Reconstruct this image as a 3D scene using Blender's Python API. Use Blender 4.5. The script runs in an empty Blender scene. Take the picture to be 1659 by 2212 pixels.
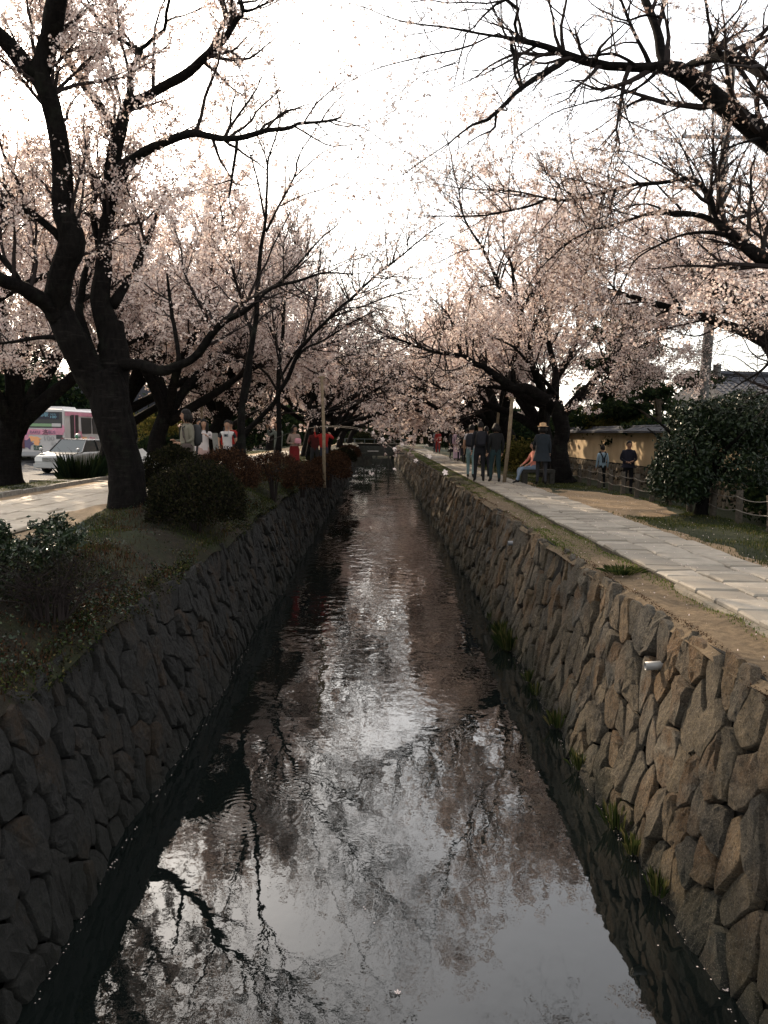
import bpy, math, random
import numpy as np
from mathutils import Vector, Matrix, Euler

S = bpy.context.scene
COL = S.collection
R_ = math.radians
random.seed(7)

# ------------------------------------------------------------------ camera
CAMZ = 3.25
F, CX, CY = 1762.0, 829.5, 1106.0          # focal length and centre on the 1659 x 2212 view of the photograph
PITCH, YAW, ROLL = R_(5.55), R_(0.50), R_(0.9)
cam_d = bpy.data.cameras.new('camera'); cam = bpy.data.objects.new('camera', cam_d); COL.objects.link(cam)
cam_d.sensor_fit = 'VERTICAL'; cam_d.sensor_height = 24.0; cam_d.lens = 24.0 * F / 2212.0
cam_d.clip_start = 0.05; cam_d.clip_end = 3000
fw = Vector((math.sin(YAW) * math.cos(PITCH), math.cos(YAW) * math.cos(PITCH), -math.sin(PITCH)))
right = fw.cross(Vector((0, 0, 1))).normalized(); up = right.cross(fw).normalized()
r2 = right * math.cos(ROLL) + up * math.sin(ROLL); u2 = up * math.cos(ROLL) - right * math.sin(ROLL)
cam.matrix_world = Matrix(((r2.x, u2.x, -fw.x, 0), (r2.y, u2.y, -fw.y, 0), (r2.z, u2.z, -fw.z, CAMZ), (0, 0, 0, 1)))
S.camera = cam

def at(px, py, d):
    """world point seen at (px, py) of the 1659-wide view, d metres up the canal"""
    v = fw + r2 * ((px - CX) / F) - u2 * ((py - CY) / F)
    v = v * (d / v.y)
    return np.array((v.x, v.y, v.z + CAMZ))

def xat(px, d, py=936):
    return at(px, py, d)[0]

# ------------------------------------------------------------------ light
SUN_EL, SUN_AZ = R_(26), R_(-29)            # azimuth from +Y, negative to the left
w = bpy.data.worlds.new('World'); S.world = w; w.use_nodes = True
nt = w.node_tree; nt.nodes.clear()
sky = nt.nodes.new('ShaderNodeTexSky'); sky.sky_type = 'NISHITA'; sky.sun_disc = False
sky.sun_elevation = SUN_EL; sky.sun_rotation = SUN_AZ
sky.air_density = 1.0; sky.dust_density = 3.0; sky.ozone_density = 1.0
hs = nt.nodes.new('ShaderNodeHueSaturation'); hs.inputs['Saturation'].default_value = 0.6
bg = nt.nodes.new('ShaderNodeBackground'); bg.inputs[1].default_value = 0.15
wo = nt.nodes.new('ShaderNodeOutputWorld')
veil = nt.nodes.new('ShaderNodeMix'); veil.data_type = 'RGBA'; veil.blend_type = 'ADD'; veil.inputs[0].default_value = 1.0
veil.inputs[7].default_value = (4.45, 4.2, 3.85, 1)          # thin bright overcast over the whole sky
nt.links.new(sky.outputs[0], hs.inputs['Color']); nt.links.new(hs.outputs[0], veil.inputs[6]); nt.links.new(veil.outputs[2], bg.inputs[0]); nt.links.new(bg.outputs[0], wo.inputs[0])
sd = bpy.data.lights.new('sun', 'SUN'); sd.energy = 5.0; sd.angle = R_(0.6); sd.color = (1.0, 0.79, 0.56)
so = bpy.data.objects.new('sun', sd); COL.objects.link(so)
sv = Vector((math.sin(SUN_AZ) * math.cos(SUN_EL), math.cos(SUN_AZ) * math.cos(SUN_EL), math.sin(SUN_EL)))
so.rotation_euler = sv.to_track_quat('Z', 'Y').to_euler(); so.location = sv * 60
S.view_settings.view_transform = 'Standard'; S.view_settings.look = 'None'
S.view_settings.gamma = 1.0; S.view_settings.use_curve_mapping = False
S.view_settings.exposure = 0.8
S.cycles.max_bounces = 6; S.cycles.diffuse_bounces = 3; S.cycles.glossy_bounces = 3
S.cycles.transmission_bounces = 4; S.cycles.transparent_max_bounces = 6
S.cycles.use_denoising = True
S.cycles.sample_clamp_indirect = 6

# ------------------------------------------------------------------ materials
def new_mat(name):
    m = bpy.data.materials.new(name); m.use_nodes = True
    return m, m.node_tree, m.node_tree.nodes['Principled BSDF']

def simple(name, col, rough=0.7, metal=0.0, emit=None, bump=0.0, scale=20, var=0.0):
    m, t, b = new_mat(name)
    b.inputs['Base Color'].default_value = (*col, 1); b.inputs['Roughness'].default_value = rough
    b.inputs['Metallic'].default_value = metal
    if rough >= .5 and not metal: b.inputs['Specular IOR Level'].default_value = .12
    if var or bump:
        tc = t.nodes.new('ShaderNodeTexCoord'); n = t.nodes.new('ShaderNodeTexNoise')
        n.inputs['Scale'].default_value = scale; n.inputs['Detail'].default_value = 6
        t.links.new(tc.outputs['Object'], n.inputs['Vector'])
        if var:
            r = t.nodes.new('ShaderNodeValToRGB')
            r.color_ramp.elements[0].color = (*[c * (1 - var) for c in col], 1)
            r.color_ramp.elements[1].color = (*[min(1, c * (1 + var)) for c in col], 1)
            r.color_ramp.elements[0].position = .3; r.color_ramp.elements[1].position = .7
            t.links.new(n.outputs['Fac'], r.inputs[0]); t.links.new(r.outputs[0], b.inputs['Base Color'])
        if bump:
            bp = t.nodes.new('ShaderNodeBump'); bp.inputs['Strength'].default_value = bump
            bp.inputs['Distance'].default_value = 0.05
            t.links.new(n.outputs['Fac'], bp.inputs['Height']); t.links.new(bp.outputs[0], b.inputs['Normal'])
    return m

class G:
    """tiny node graph helper"""
    def __init__(s, t): s.t = t
    def n(s, kind, **kw):
        o = s.t.nodes.new(kind)
        for k, v in kw.items():
            if k.startswith('i_'): o.inputs[k[2:].replace('_', ' ')].default_value = v
            else: setattr(o, k, v)
        return o
    def l(s, a, b): s.t.links.new(a, b)
    def noise(s, vec, scale, detail=5, rough=.6):
        n = s.n('ShaderNodeTexNoise'); n.inputs['Scale'].default_value = scale
        n.inputs['Detail'].default_value = detail; n.inputs['Roughness'].default_value = rough
        if vec is not None: s.l(vec, n.inputs['Vector'])
        return n.outputs['Fac']
    def ramp(s, fac, stops):
        r = s.n('ShaderNodeValToRGB'); e = r.color_ramp.elements
        while len(e) < len(stops): e.new(0.5)
        for i, (p, c) in enumerate(stops):
            e[i].position = p; e[i].color = (*c, 1) if len(c) == 3 else c
        s.l(fac, r.inputs[0]); return r.outputs[0]
    def mix(s, fac, a, b, mode='MIX'):
        m = s.n('ShaderNodeMix', data_type='RGBA', blend_type=mode)
        if hasattr(fac, 'links'): s.l(fac, m.inputs[0])
        else: m.inputs[0].default_value = fac
        for i, v in ((6, a), (7, b)):
            if hasattr(v, 'links'): s.l(v, m.inputs[i])
            else: m.inputs[i].default_value = (*v, 1)
        return m.outputs[2]
    def math(s, op, a, b=0.0, clamp=False):
        m = s.n('ShaderNodeMath', operation=op, use_clamp=clamp)
        for i, v in ((0, a), (1, b)):
            if hasattr(v, 'links'): s.l(v, m.inputs[i])
            else: m.inputs[i].default_value = v
        return m.outputs[0]
    def bump(s, h, strength, dist, nrm=None):
        b = s.n('ShaderNodeBump'); b.inputs['Strength'].default_value = strength; b.inputs['Distance'].default_value = dist
        s.l(h, b.inputs['Height'])
        if nrm is not None: s.l(nrm, b.inputs['Normal'])
        return b.outputs[0]
    def pos(s): return s.n('ShaderNodeNewGeometry').outputs['Position']
    def rnd(s):
        a = s.n('ShaderNodeObjectInfo').outputs['Random']; b = s.n('ShaderNodeNewGeometry').outputs['Random Per Island']
        return s.math('FRACT', s.math('ADD', a, b))
    def vscale(s, vec, sc):
        m = s.n('ShaderNodeMapping'); m.inputs['Scale'].default_value = sc; s.l(vec, m.inputs['Vector']); return m.outputs[0]
    def xyz(s, vec):
        x = s.n('ShaderNodeSeparateXYZ'); s.l(vec, x.inputs[0]); return x.outputs

def stone_mat(name, stops, moss=True, lichen=.5):
    m, t, b = new_mat(name); g = G(t); p = g.pos(); r = g.rnd()
    base = g.ramp(r, stops)
    n1 = g.noise(p, 9, 8, .7); n2 = g.noise(p, 55, 6, .75); n3 = g.noise(p, 2.2, 4)
    c = g.mix(g.ramp(n1, [(.35, (0, 0, 0)), (.65, (1, 1, 1))]), g.mix(.55, base, (.03, .03, .032)), base)
    c = g.mix(g.ramp(n2, [(.42, (.0, .0, .0)), (.72, (lichen, lichen, lichen))]), c, (.21, .175, .125))
    # ochre iron stains in patches
    c = g.mix(g.math('MULTIPLY', g.ramp(n3, [(.47, (0, 0, 0)), (.60, (.9, .9, .9))]), g.ramp(r, [(.3, (0, 0, 0)), (.7, (1, 1, 1))])), c, (.15, .078, .028) if lichen > .3 else (.05, .028, .012))  # low lichen value picks tones darkened to stand for shade
    if moss:
        z = g.xyz(p)[2]
        low = g.ramp(g.math('ADD', z, g.math('MULTIPLY', g.noise(p, 3.5, 6), .9)), [(.35, (1, 1, 1)), (1.0, (0, 0, 0))])
        c = g.mix(g.math('MULTIPLY', low, .8), c, (.026, .032, .012) if lichen > .3 else (.008, .010, .005))
        wet = g.ramp(z, [(.02, (1, 1, 1)), (.14, (0, 0, 0))])
        c = g.mix(g.math('MULTIPLY', wet, .8), c, (.012, .013, .009))
    n5 = g.noise(p, 48, 6, .85); n6 = g.noise(p, 85, 4, .85)
    c = g.mix(g.ramp(n5, [(.38, (.9, .9, .9)), (.50, (0, 0, 0))]), c, (.012, .011, .010))
    c = g.mix(g.ramp(n6, [(.55, (0, 0, 0)), (.66, (.7, .7, .7))]), c, (.38, .32, .23) if lichen > .3 else (.06, .057, .05))
    c = g.mix(g.ramp(g.noise(p, 1.1, 4), [(.45, (0, 0, 0)), (.7, (.6, .6, .6))]), c, g.mix(.5, c, (.02, .022, .014)))
    g.l(c, b.inputs['Base Color']); b.inputs['Roughness'].default_value = .9
    b.inputs['Specular IOR Level'].default_value = .3
    n4 = g.noise(g.vscale(p, (1, 1, .6)), 24, 6, .8)
    h = g.math('ADD', g.math('MULTIPLY', n1, .8), g.math('ADD', g.math('MULTIPLY', n2, .4), g.math('MULTIPLY', n4, .8)))
    vo = g.n('ShaderNodeTexVoronoi'); vo.inputs['Scale'].default_value = 17; g.l(p, vo.inputs['Vector'])
    h = g.math('ADD', h, g.math('MULTIPLY', vo.outputs['Distance'], .5))
    h = g.math('ADD', h, g.math('MULTIPLY', n5, .6))
    g.l(g.bump(h, 1.0, .14), b.inputs['Normal'])
    return m

M = {}
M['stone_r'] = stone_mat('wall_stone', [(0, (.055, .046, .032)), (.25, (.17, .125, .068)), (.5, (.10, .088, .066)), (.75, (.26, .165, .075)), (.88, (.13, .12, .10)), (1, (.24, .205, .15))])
M['stone_l'] = stone_mat('shade_wall_stone', [(0, (.003, .004, .003)), (.35, (.010, .0105, .009)), (.65, (.006, .008, .006)), (.85, (.015, .014, .011)), (1, (.030, .028, .024))], lichen=.14)  # same masonry; the left wall's shade is put into these darker tones
M['earth'] = simple('joint_earth', (.012, .011, .009), .95, bump=.6, scale=8, var=.4)

def slab_mat(name, a, b_, c_):
    m, t, b = new_mat(name); g = G(t); p = g.pos(); r = g.rnd()
    base = g.ramp(r, [(0, a), (.5, b_), (1, c_)])
    n1 = g.noise(p, 6, 6); n2 = g.noise(p, 90, 4, .8)
    c = g.mix(g.ramp(n1, [(.3, (0, 0, 0)), (.7, (.7, .7, .7))]), base, tuple(x * .62 for x in b_))
    c = g.mix(g.ramp(n2, [(.5, (0, 0, 0)), (.75, (.6, .6, .6))]), c, tuple(x * .5 for x in b_))
    g.l(c, b.inputs['Base Color']); b.inputs['Roughness'].default_value = .75
    b.inputs['Specular IOR Level'].default_value = .35
    g.l(g.bump(g.math('ADD', n1, g.math('MULTIPLY', n2, .3)), .5, .02), b.inputs['Normal'])
    return m
M['slab_r'] = slab_mat('grey_slab', (.16, .138, .108), (.225, .198, .158), (.30, .265, .215))
M['slab_l'] = slab_mat('pale_slab', (.38, .325, .25), (.46, .395, .31), (.52, .455, .365))

def ground_mat():
    m, t, b = new_mat('earth_ground'); g = G(t); p = g.pos(); o = g.xyz(p)
    n1 = g.noise(p, .9, 6, .6); n2 = g.noise(p, 14, 8, .7); n3 = g.noise(p, 120, 3, .8)
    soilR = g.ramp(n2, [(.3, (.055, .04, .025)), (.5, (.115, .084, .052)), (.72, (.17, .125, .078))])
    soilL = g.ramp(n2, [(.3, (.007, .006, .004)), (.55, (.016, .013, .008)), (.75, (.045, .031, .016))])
    sandL = g.ramp(n2, [(.3, (.24, .175, .11)), (.7, (.36, .27, .175))])
    grass = g.ramp(n2, [(.3, (.008, .012, .005)), (.6, (.020, .025, .009)), (.8, (.045, .043, .018))])
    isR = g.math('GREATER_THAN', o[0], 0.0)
    # sandy verge on both sides of the left paving
    aL = g.math('MULTIPLY', g.math('LESS_THAN', g.math('ADD', o[0], g.math('MULTIPLY', n1, .7)), -4.12), g.math('GREATER_THAN', g.math('ADD', o[0], g.math('MULTIPLY', n1, .5)), -7.95))
    gL = g.ramp(n1, [(.42, (0, 0, 0)), (.58, (1, 1, 1))])
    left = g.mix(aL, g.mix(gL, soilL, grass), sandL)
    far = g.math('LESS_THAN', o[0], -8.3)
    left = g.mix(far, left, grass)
    # right: sand next to the slabs, grass further out with a worn sandy patch
    gr = g.math('GREATER_THAN', g.math('ADD', o[0], g.math('MULTIPLY', n1, .6)), 5.0)
    sx = g.math('SUBTRACT', o[0], 5.2); sy = g.math('MULTIPLY', g.math('SUBTRACT', o[1], 18.6), .27)
    rr = g.math('ADD', g.math('MULTIPLY', sx, sx), g.math('MULTIPLY', sy, sy))
    worn = g.math('LESS_THAN', g.math('ADD', rr, g.math('MULTIPLY', n1, 1.2)), 1.55)
    gr = g.math('MULTIPLY', gr, g.math('SUBTRACT', 1.0, worn))
    gr2 = g.math('MULTIPLY', g.math('GREATER_THAN', g.math('ADD', o[1], g.math('MULTIPLY', n1, 20)), 34.0), .7)
    gr = g.math('MAXIMUM', gr, gr2)
    sandR = g.ramp(n2, [(.3, (.15, .105, .062)), (.7, (.27, .195, .12))])
    soilmix = g.mix(g.math('GREATER_THAN', o[0], 3.5), soilR, sandR)
    rightc = g.mix(gr, soilmix, grass)
    c = g.mix(isR, left, rightc)
    c = g.mix(g.ramp(n3, [(.5, (0, 0, 0)), (.8, (.5, .5, .5))]), c, (.05, .04, .028))
    g.l(c, b.inputs['Base Color']); b.inputs['Roughness'].default_value = .95
    b.inputs['Specular IOR Level'].default_value = .15
    g.l(g.bump(g.math('ADD', n2, g.math('MULTIPLY', n3, .4)), .8, .04), b.inputs['Normal'])
    return m
M['ground'] = ground_mat()

def bark_mat(name, a, b_):
    m, t, b = new_mat(name); g = G(t); p = g.pos()
    v = g.vscale(p, (1, 1, .35)); n1 = g.noise(v, 14, 8, .75); n2 = g.noise(p, 3, 4)
    bands = g.noise(g.vscale(p, (1.5, 1.5, 14)), 2.0, 5, .7)
    c = g.mix(g.ramp(bands, [(.56, (0, 0, 0)), (.68, (.6, .6, .6))]), g.ramp(n1, [(.3, a), (.7, b_)]), tuple(q * 2.2 for q in b_))
    c = g.mix(g.ramp(n2, [(.55, (0, 0, 0)), (.7, (.4, .4, .4))]), c, (.022, .025, .018))
    g.l(c, b.inputs['Base Color']); b.inputs['Roughness'].default_value = .95
    b.inputs['Specular IOR Level'].default_value = .04
    g.l(g.bump(n1, 1.0, .06), b.inputs['Normal'])
    return m
M['bark'] = bark_mat('cherry_bark', (.002, .002, .002), (.012, .0105, .0095))
M['twig'] = simple('twig_bark', (.016, .012, .011), .85)
M['bark_p'] = bark_mat('pine_bark', (.03, .024, .018), (.07, .055, .04))

def blossom_mat(name, stops, trans=.45):
    m, t, b = new_mat(name); g = G(t); r = g.n('ShaderNodeNewGeometry').outputs['Random Per Island']
    c = g.ramp(r, stops)
    df = g.n('ShaderNodeBsdfDiffuse'); tr = g.n('ShaderNodeBsdfTranslucent'); mx = g.n('ShaderNodeMixShader')
    g.l(c, df.inputs[0]); g.l(c, tr.inputs[0]); mx.inputs[0].default_value = trans
    g.l(df.outputs[0], mx.inputs[1]); g.l(tr.outputs[0], mx.inputs[2])
    g.l(mx.outputs[0], t.nodes['Material Output'].inputs[0]); t.nodes.remove(b)
    return m
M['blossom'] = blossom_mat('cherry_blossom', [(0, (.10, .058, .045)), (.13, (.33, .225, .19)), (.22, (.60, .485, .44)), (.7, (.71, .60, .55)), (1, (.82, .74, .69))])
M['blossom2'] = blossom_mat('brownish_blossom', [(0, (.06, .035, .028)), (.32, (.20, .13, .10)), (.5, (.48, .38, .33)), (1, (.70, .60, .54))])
M['leaf_dark'] = blossom_mat('evergreen_leaf', [(0, (.006, .011, .006)), (.6, (.013, .022, .011)), (1, (.03, .04, .014))], .2)
M['leaf_olive'] = blossom_mat('olive_leaf', [(0, (.03, .035, .01)), (.6, (.07, .066, .018)), (1, (.13, .10, .03))], .35)
M['hedge'] = blossom_mat('azalea_leaf', [(0, (.005, .006, .004)), (.7, (.014, .015, .007)), (1, (.028, .023, .012))], .2)
M['hedge_red'] = blossom_mat('reddish_azalea_leaf', [(0, (.014, .009, .006)), (.6, (.042, .022, .013)), (1, (.08, .040, .022))], .3)
M['grass'] = blossom_mat('grass_blade', [(0, (.012, .020, .007)), (.5, (.030, .042, .013)), (.85, (.07, .075, .024)), (1, (.14, .11, .05))], .4)
M['moss'] = blossom_mat('weed_leaf', [(0, (.03, .05, .012)), (.6, (.07, .10, .02)), (1, (.14, .15, .04))], .4)
def glossy_leaf():
    m, t, b = new_mat('camellia_leaf'); g = G(t); r = g.n('ShaderNodeNewGeometry').outputs['Random Per Island']
    g.l(g.ramp(r, [(0, (.005, .010, .004)), (.7, (.011, .021, .008)), (1, (.03, .043, .014))]), b.inputs['Base Color'])
    b.inputs['Roughness'].default_value = .42; b.inputs['Specular IOR Level'].default_value = .22
    return m
M['camellia'] = glossy_leaf()

def water_mat(rings):
    m, t, b = new_mat('canal_water'); g = G(t); p = g.pos()
    b.inputs['Base Color'].default_value = (.004, .0055, .005, 1); b.inputs['Roughness'].default_value = .012
    b.inputs['IOR'].default_value = 1.52
    n1 = g.noise(g.vscale(p, (1.0, .8, 1)), 5.5, 2, .45); n2 = g.noise(g.vscale(p, (1.0, .9, 1)), 1.3, 2, .5)
    n3 = g.noise(p, 22, 2, .5)
    patch = g.ramp(g.noise(g.vscale(p, (.5, .30, 1)), 1.0, 3), [(.38, (.18, .18, .18)), (.62, (1, 1, 1))])
    h = g.math('ADD', g.math('MULTIPLY', n1, .0022), g.math('MULTIPLY', n2, .0042))
    far = g.ramp(g.math('MULTIPLY', g.xyz(p)[1], .02), [(.12, (.03, .03, .03)), (.26, (.5, .5, .5)), (.5, (1, 1, 1))])
    h = g.math('ADD', h, g.math('MULTIPLY', g.math('MULTIPLY', g.noise(g.vscale(p, (1.0, .8, 1)), 4.5, 2, .45), .042), g.math('MULTIPLY', far, patch)))
    h = g.math('ADD', h, g.math('MULTIPLY', g.math('MULTIPLY', n3, .0006), patch))
    for (cx, cy, rad, amp) in rings:
        o = g.xyz(p); dx = g.math('SUBTRACT', o[0], cx); dy = g.math('SUBTRACT', o[1], cy)
        rr = g.math('SQRT', g.math('ADD', g.math('MULTIPLY', dx, dx), g.math('MULTIPLY', dy, dy)))
        wv = g.math('SINE', g.math('MULTIPLY', rr, 95.0))
        fall = g.math('SUBTRACT', 1.0, g.math('DIVIDE', rr, rad), clamp=True)
        h = g.math('ADD', h, g.math('MULTIPLY', g.math('MULTIPLY', wv, fall), amp))
    g.l(g.bump(h, 1.0, .55), b.inputs['Normal'])
    return m

# ------------------------------------------------------------------ mesh helpers
class MB:
    def __init__(s): s.v = []; s.f = {}; s.n = 0
    def add(s, verts, faces, mat=0):
        verts = np.asarray(verts, float).reshape(-1, 3)
        if isinstance(faces, np.ndarray): s.f.setdefault((faces.shape[1], mat), []).append(faces + s.n)
        else:
            for f in faces: s.f.setdefault((len(f), mat), []).append(np.array([f]) + s.n)
        s.v.append(verts); s.n += len(verts); return s
    def box(s, c, sz, mat=0, rz=0.0, taper=1.0):
        x, y, z = [q / 2 for q in sz]
        v = np.array([(a * x * (taper if cc > 0 else 1), b * y * (taper if cc > 0 else 1), cc * z) for cc in (-1, 1) for a, b in ((-1, -1), (1, -1), (1, 1), (-1, 1))])
        if rz:
            ca, sa = math.cos(rz), math.sin(rz); v = v @ np.array([[ca, sa, 0], [-sa, ca, 0], [0, 0, 1]])
        return s.add(v + np.array(c), np.array([(3, 2, 1, 0), (4, 5, 6, 7), (0, 1, 5, 4), (1, 2, 6, 5), (2, 3, 7, 6), (3, 0, 4, 7)]), mat)
    def tube(s, pts, rad, n=8, mat=0, caps=True):
        P = np.asarray(pts, float)[None]; R = np.broadcast_to(np.asarray(rad, float), (len(pts),))[None]
        v, f = tubes(P, R, n); s.add(v, f, mat)
        if caps:
            K = len(pts); s.f.setdefault((n, mat), []).append(np.array([list(range(n))[::-1]]) + s.n - K * n)
            s.f[(n, mat)].append(np.array([list(range((K - 1) * n, K * n))]) + s.n - K * n)
        return s
    def ell(s, c, r, nu=12, nv=8, mat=0, lo=0.0, hi=1.0, M3=None):
        v = []; 
        for j in range(nv + 1):
            th = math.pi * (lo + (hi - lo) * j / nv)
            for i in range(nu):
                ph = 2 * math.pi * i / nu; v.append((r[0] * math.sin(th) * math.cos(ph), r[1] * math.sin(th) * math.sin(ph), r[2] * math.cos(th)))
        v = np.array(v)
        if M3 is not None: v = v @ np.array(M3).T
        f = [(j * nu + i, (j + 1) * nu + i, (j + 1) * nu + (i + 1) % nu, j * nu + (i + 1) % nu) for j in range(nv) for i in range(nu)]
        return s.add(v + np.array(c), np.array(f), mat)
    def prism(s, prof, a0, a1, axis='x', mat=0):
        """extrude a profile of (p, q) between a0 and a1 along an axis"""
        k = len(prof); v = []
        for a in (a0, a1):
            for p, q in prof:
                v.append((a, p, q) if axis == 'x' else (p, a, q) if axis == 'y' else (p, q, a))
        f = [tuple(range(k))[::-1], tuple(range(k, 2 * k))] + [(i, (i + 1) % k, k + (i + 1) % k, k + i) for i in range(k)]
        return s.add(v, f, mat)
    def mesh(s, name, mats, smooth=False):
        me = bpy.data.meshes.new(name)
        v = np.concatenate(s.v) if s.v else np.zeros((0, 3))
        loops, starts, mi, tot = [], [], [], 0
        for (k, mt), fl in s.f.items():
            a = np.concatenate(fl); loops.append(a.ravel()); starts.append(tot + np.arange(len(a)) * k); tot += a.size
            mi.append(np.full(len(a), mt))
        L = np.concatenate(loops); ST = np.concatenate(starts)
        me.vertices.add(len(v)); me.vertices.foreach_set('co', v.astype(np.float32).ravel())
        me.loops.add(len(L)); me.loops.foreach_set('vertex_index', L.astype(np.int32))
        me.polygons.add(len(ST)); me.polygons.foreach_set('loop_start', ST.astype(np.int32))
        me.polygons.foreach_set('material_index', np.concatenate(mi).astype(np.int32))
        me.update(calc_edges=True)
        me.shade_smooth() if smooth else me.shade_flat()
        for m in (mats if isinstance(mats, (list, tuple)) else [mats]): me.materials.append(m)
        return me
    def build(s, name, mats, parent=None, smooth=False, loc=None):
        o = bpy.data.objects.new(name, s.mesh(name, mats, smooth)); COL.objects.link(o)
        if parent: o.parent = parent
        if loc is not None: o.location = loc
        return o

def tubes(P, R, n=3):
    N, K, _ = P.shape
    T = np.gradient(P, axis=1); T /= np.linalg.norm(T, axis=2, keepdims=True) + 1e-9
    m = np.abs(T.mean(1)); ref = np.eye(3)[np.argmin(m, axis=1)][:, None, :]
    U = np.cross(T, np.broadcast_to(ref, T.shape)); U /= np.linalg.norm(U, axis=2, keepdims=True) + 1e-9
    W = np.cross(T, U)
    a = np.arange(n) * 2 * np.pi / n
    V = P[:, :, None, :] + R[:, :, None, None] * (np.cos(a)[None, None, :, None] * U[:, :, None, :] + np.sin(a)[None, None, :, None] * W[:, :, None, :])
    i = np.arange(N)[:, None, None] * K * n + np.arange(K - 1)[None, :, None] * n
    j = np.arange(n)[None, None, :]; j2 = (j + 1) % n
    Fc = np.stack([i + j, i + j2, i + n + j2, i + n + j], -1).reshape(-1, 4)
    return V.reshape(-1, 3), Fc

def tag(o, label=None, cat=None, group=None, kind=None):
    if label: o['label'] = label
    if cat: o['category'] = cat
    if group: o['group'] = group
    if kind: o['kind'] = kind
    return o

def empty(name, loc=(0, 0, 0), rz=0.0):
    o = bpy.data.objects.new(name, None); COL.objects.link(o); o.location = loc; o.rotation_euler = (0, 0, rz)
    o.empty_display_size = .2
    return o

def vnoise(x, seed=0):
    """cheap smooth pseudo-noise of 3-vectors"""
    r = np.random.RandomState(seed); s = 0
    for k in range(5):
        d = r.normal(size=3) * (1.4 ** k); s = s + np.sin(x @ d + r.uniform(0, 6.28)) / (1.3 ** k)
    return s / 3.0

# ------------------------------------------------------------------ the ground
def smooth(a, b, x):
    t = np.clip((x - a) / (b - a), 0, 1); return t * t * (3 - 2 * t)

def zL(x, y):
    x = np.asarray(x, float); y = np.asarray(y, float)
    z = 1.76 + .13 * smooth(12, 16, y) * smooth(-5.1, -4.6, x) + 0 * x
    z = z - .5 * smooth(-9.2, -11.0, x)
    z = z + .20 * np.exp(-((x + 4.3) ** 2 + (y - 13.6) ** 2) / .9)
    z = z + .10 * smooth(-4.6, -3.4, x) * smooth(-2.1, -2.6, x) * (y < 40)
    z = z - .27 * smooth(-3.15, LT - .05, x) - .09 * smooth(LT - .10, LT + .03, x)
    nz = .035 * (np.sin(x * 3.1 + y * 1.3) + np.sin(x * 1.7 - y * 2.9 + 1)) * smooth(-4.9, -4.3, x)
    return z + nz
def zR(x, y):
    x = np.asarray(x, float); y = np.asarray(y, float)
    z = 1.735 + .045 * smooth(2.75, 3.0, x) + 0 * y
    z = z - .42 * smooth(6.35, 6.75, x)
    z = z - .07 * smooth(RT + .09, RT - .035, x)
    z = z + .012 * (np.sin(x * 4.1 + y * 2.3) + np.sin(x * 2.7 - y * 3.9)) * (x < 6.3)
    return z

def sheet(name, xs, ys, zf, mat):
    X, Y = np.meshgrid(xs, ys); Z = zf(X, Y)
    v = np.stack([X, Y, Z], -1).reshape(-1, 3); nx = len(xs)
    j, i = np.meshgrid(np.arange(len(ys) - 1), np.arange(nx - 1), indexing='ij')
    a = (j * nx + i).ravel()
    o = MB().add(v, np.stack([a, a + 1, a + nx + 1, a + nx], 1)).build(name, mat, smooth=True)
    return tag(o, kind='structure')

LT, LW, RT, RW = -2.36, -1.95, 2.46, 2.06       # wall tops and waterlines, left and right
ys = np.concatenate([np.arange(-1, 30, .22), np.arange(30, 62, .8), np.array([64, 70, 80, 100, 125, 160, 300, 900])])
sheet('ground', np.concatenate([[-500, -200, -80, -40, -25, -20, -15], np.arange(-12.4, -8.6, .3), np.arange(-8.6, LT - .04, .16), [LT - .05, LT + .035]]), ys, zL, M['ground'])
sheet('ground', np.concatenate([[RT - .035, RT + .04], np.arange(RT + .14, 7, .15), [7.6, 8.5, 9.5, 12, 20, 40, 90, 200, 500]]), ys, zR, M['ground'])

sheet('ground', np.array([-60, LT - .2, 0, RT + .2, 60]), np.array([112, 113, 150, 300, 900.]), lambda x, y: 1.62 + 0 * x, M['ground'])
# ripple centres on the water
def on_plane(px, py, z):
    v = fw + r2 * ((px - CX) / F) - u2 * ((py - CY) / F); t = (z - CAMZ) / v.z
    return v.x * t, v.y * t
ring = [(*on_plane(520, 1745, 0), .75, .0003), (*on_plane(640, 1700, 0), .6, .0002), (*on_plane(700, 1450, 0), .8, .0002)]
M['water'] = water_mat(ring)
tag(sheet('water', np.array([-2.6, 0, 2.8]), np.array([-1., 20, 60, 150]), lambda x, y: 0 * x, M['water']), kind='structure')

# ------------------------------------------------------------------ stone walls of the canal
def clip(poly, n, c):
    out = []
    for i in range(len(poly)):
        a, b = poly[i], poly[(i + 1) % len(poly)]; da = a @ n - c; db = b @ n - c
        if da <= 0: out.append(a)
        if da * db < 0: out.append(a + (b - a) * (da / (da - db)))
    return out

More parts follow.
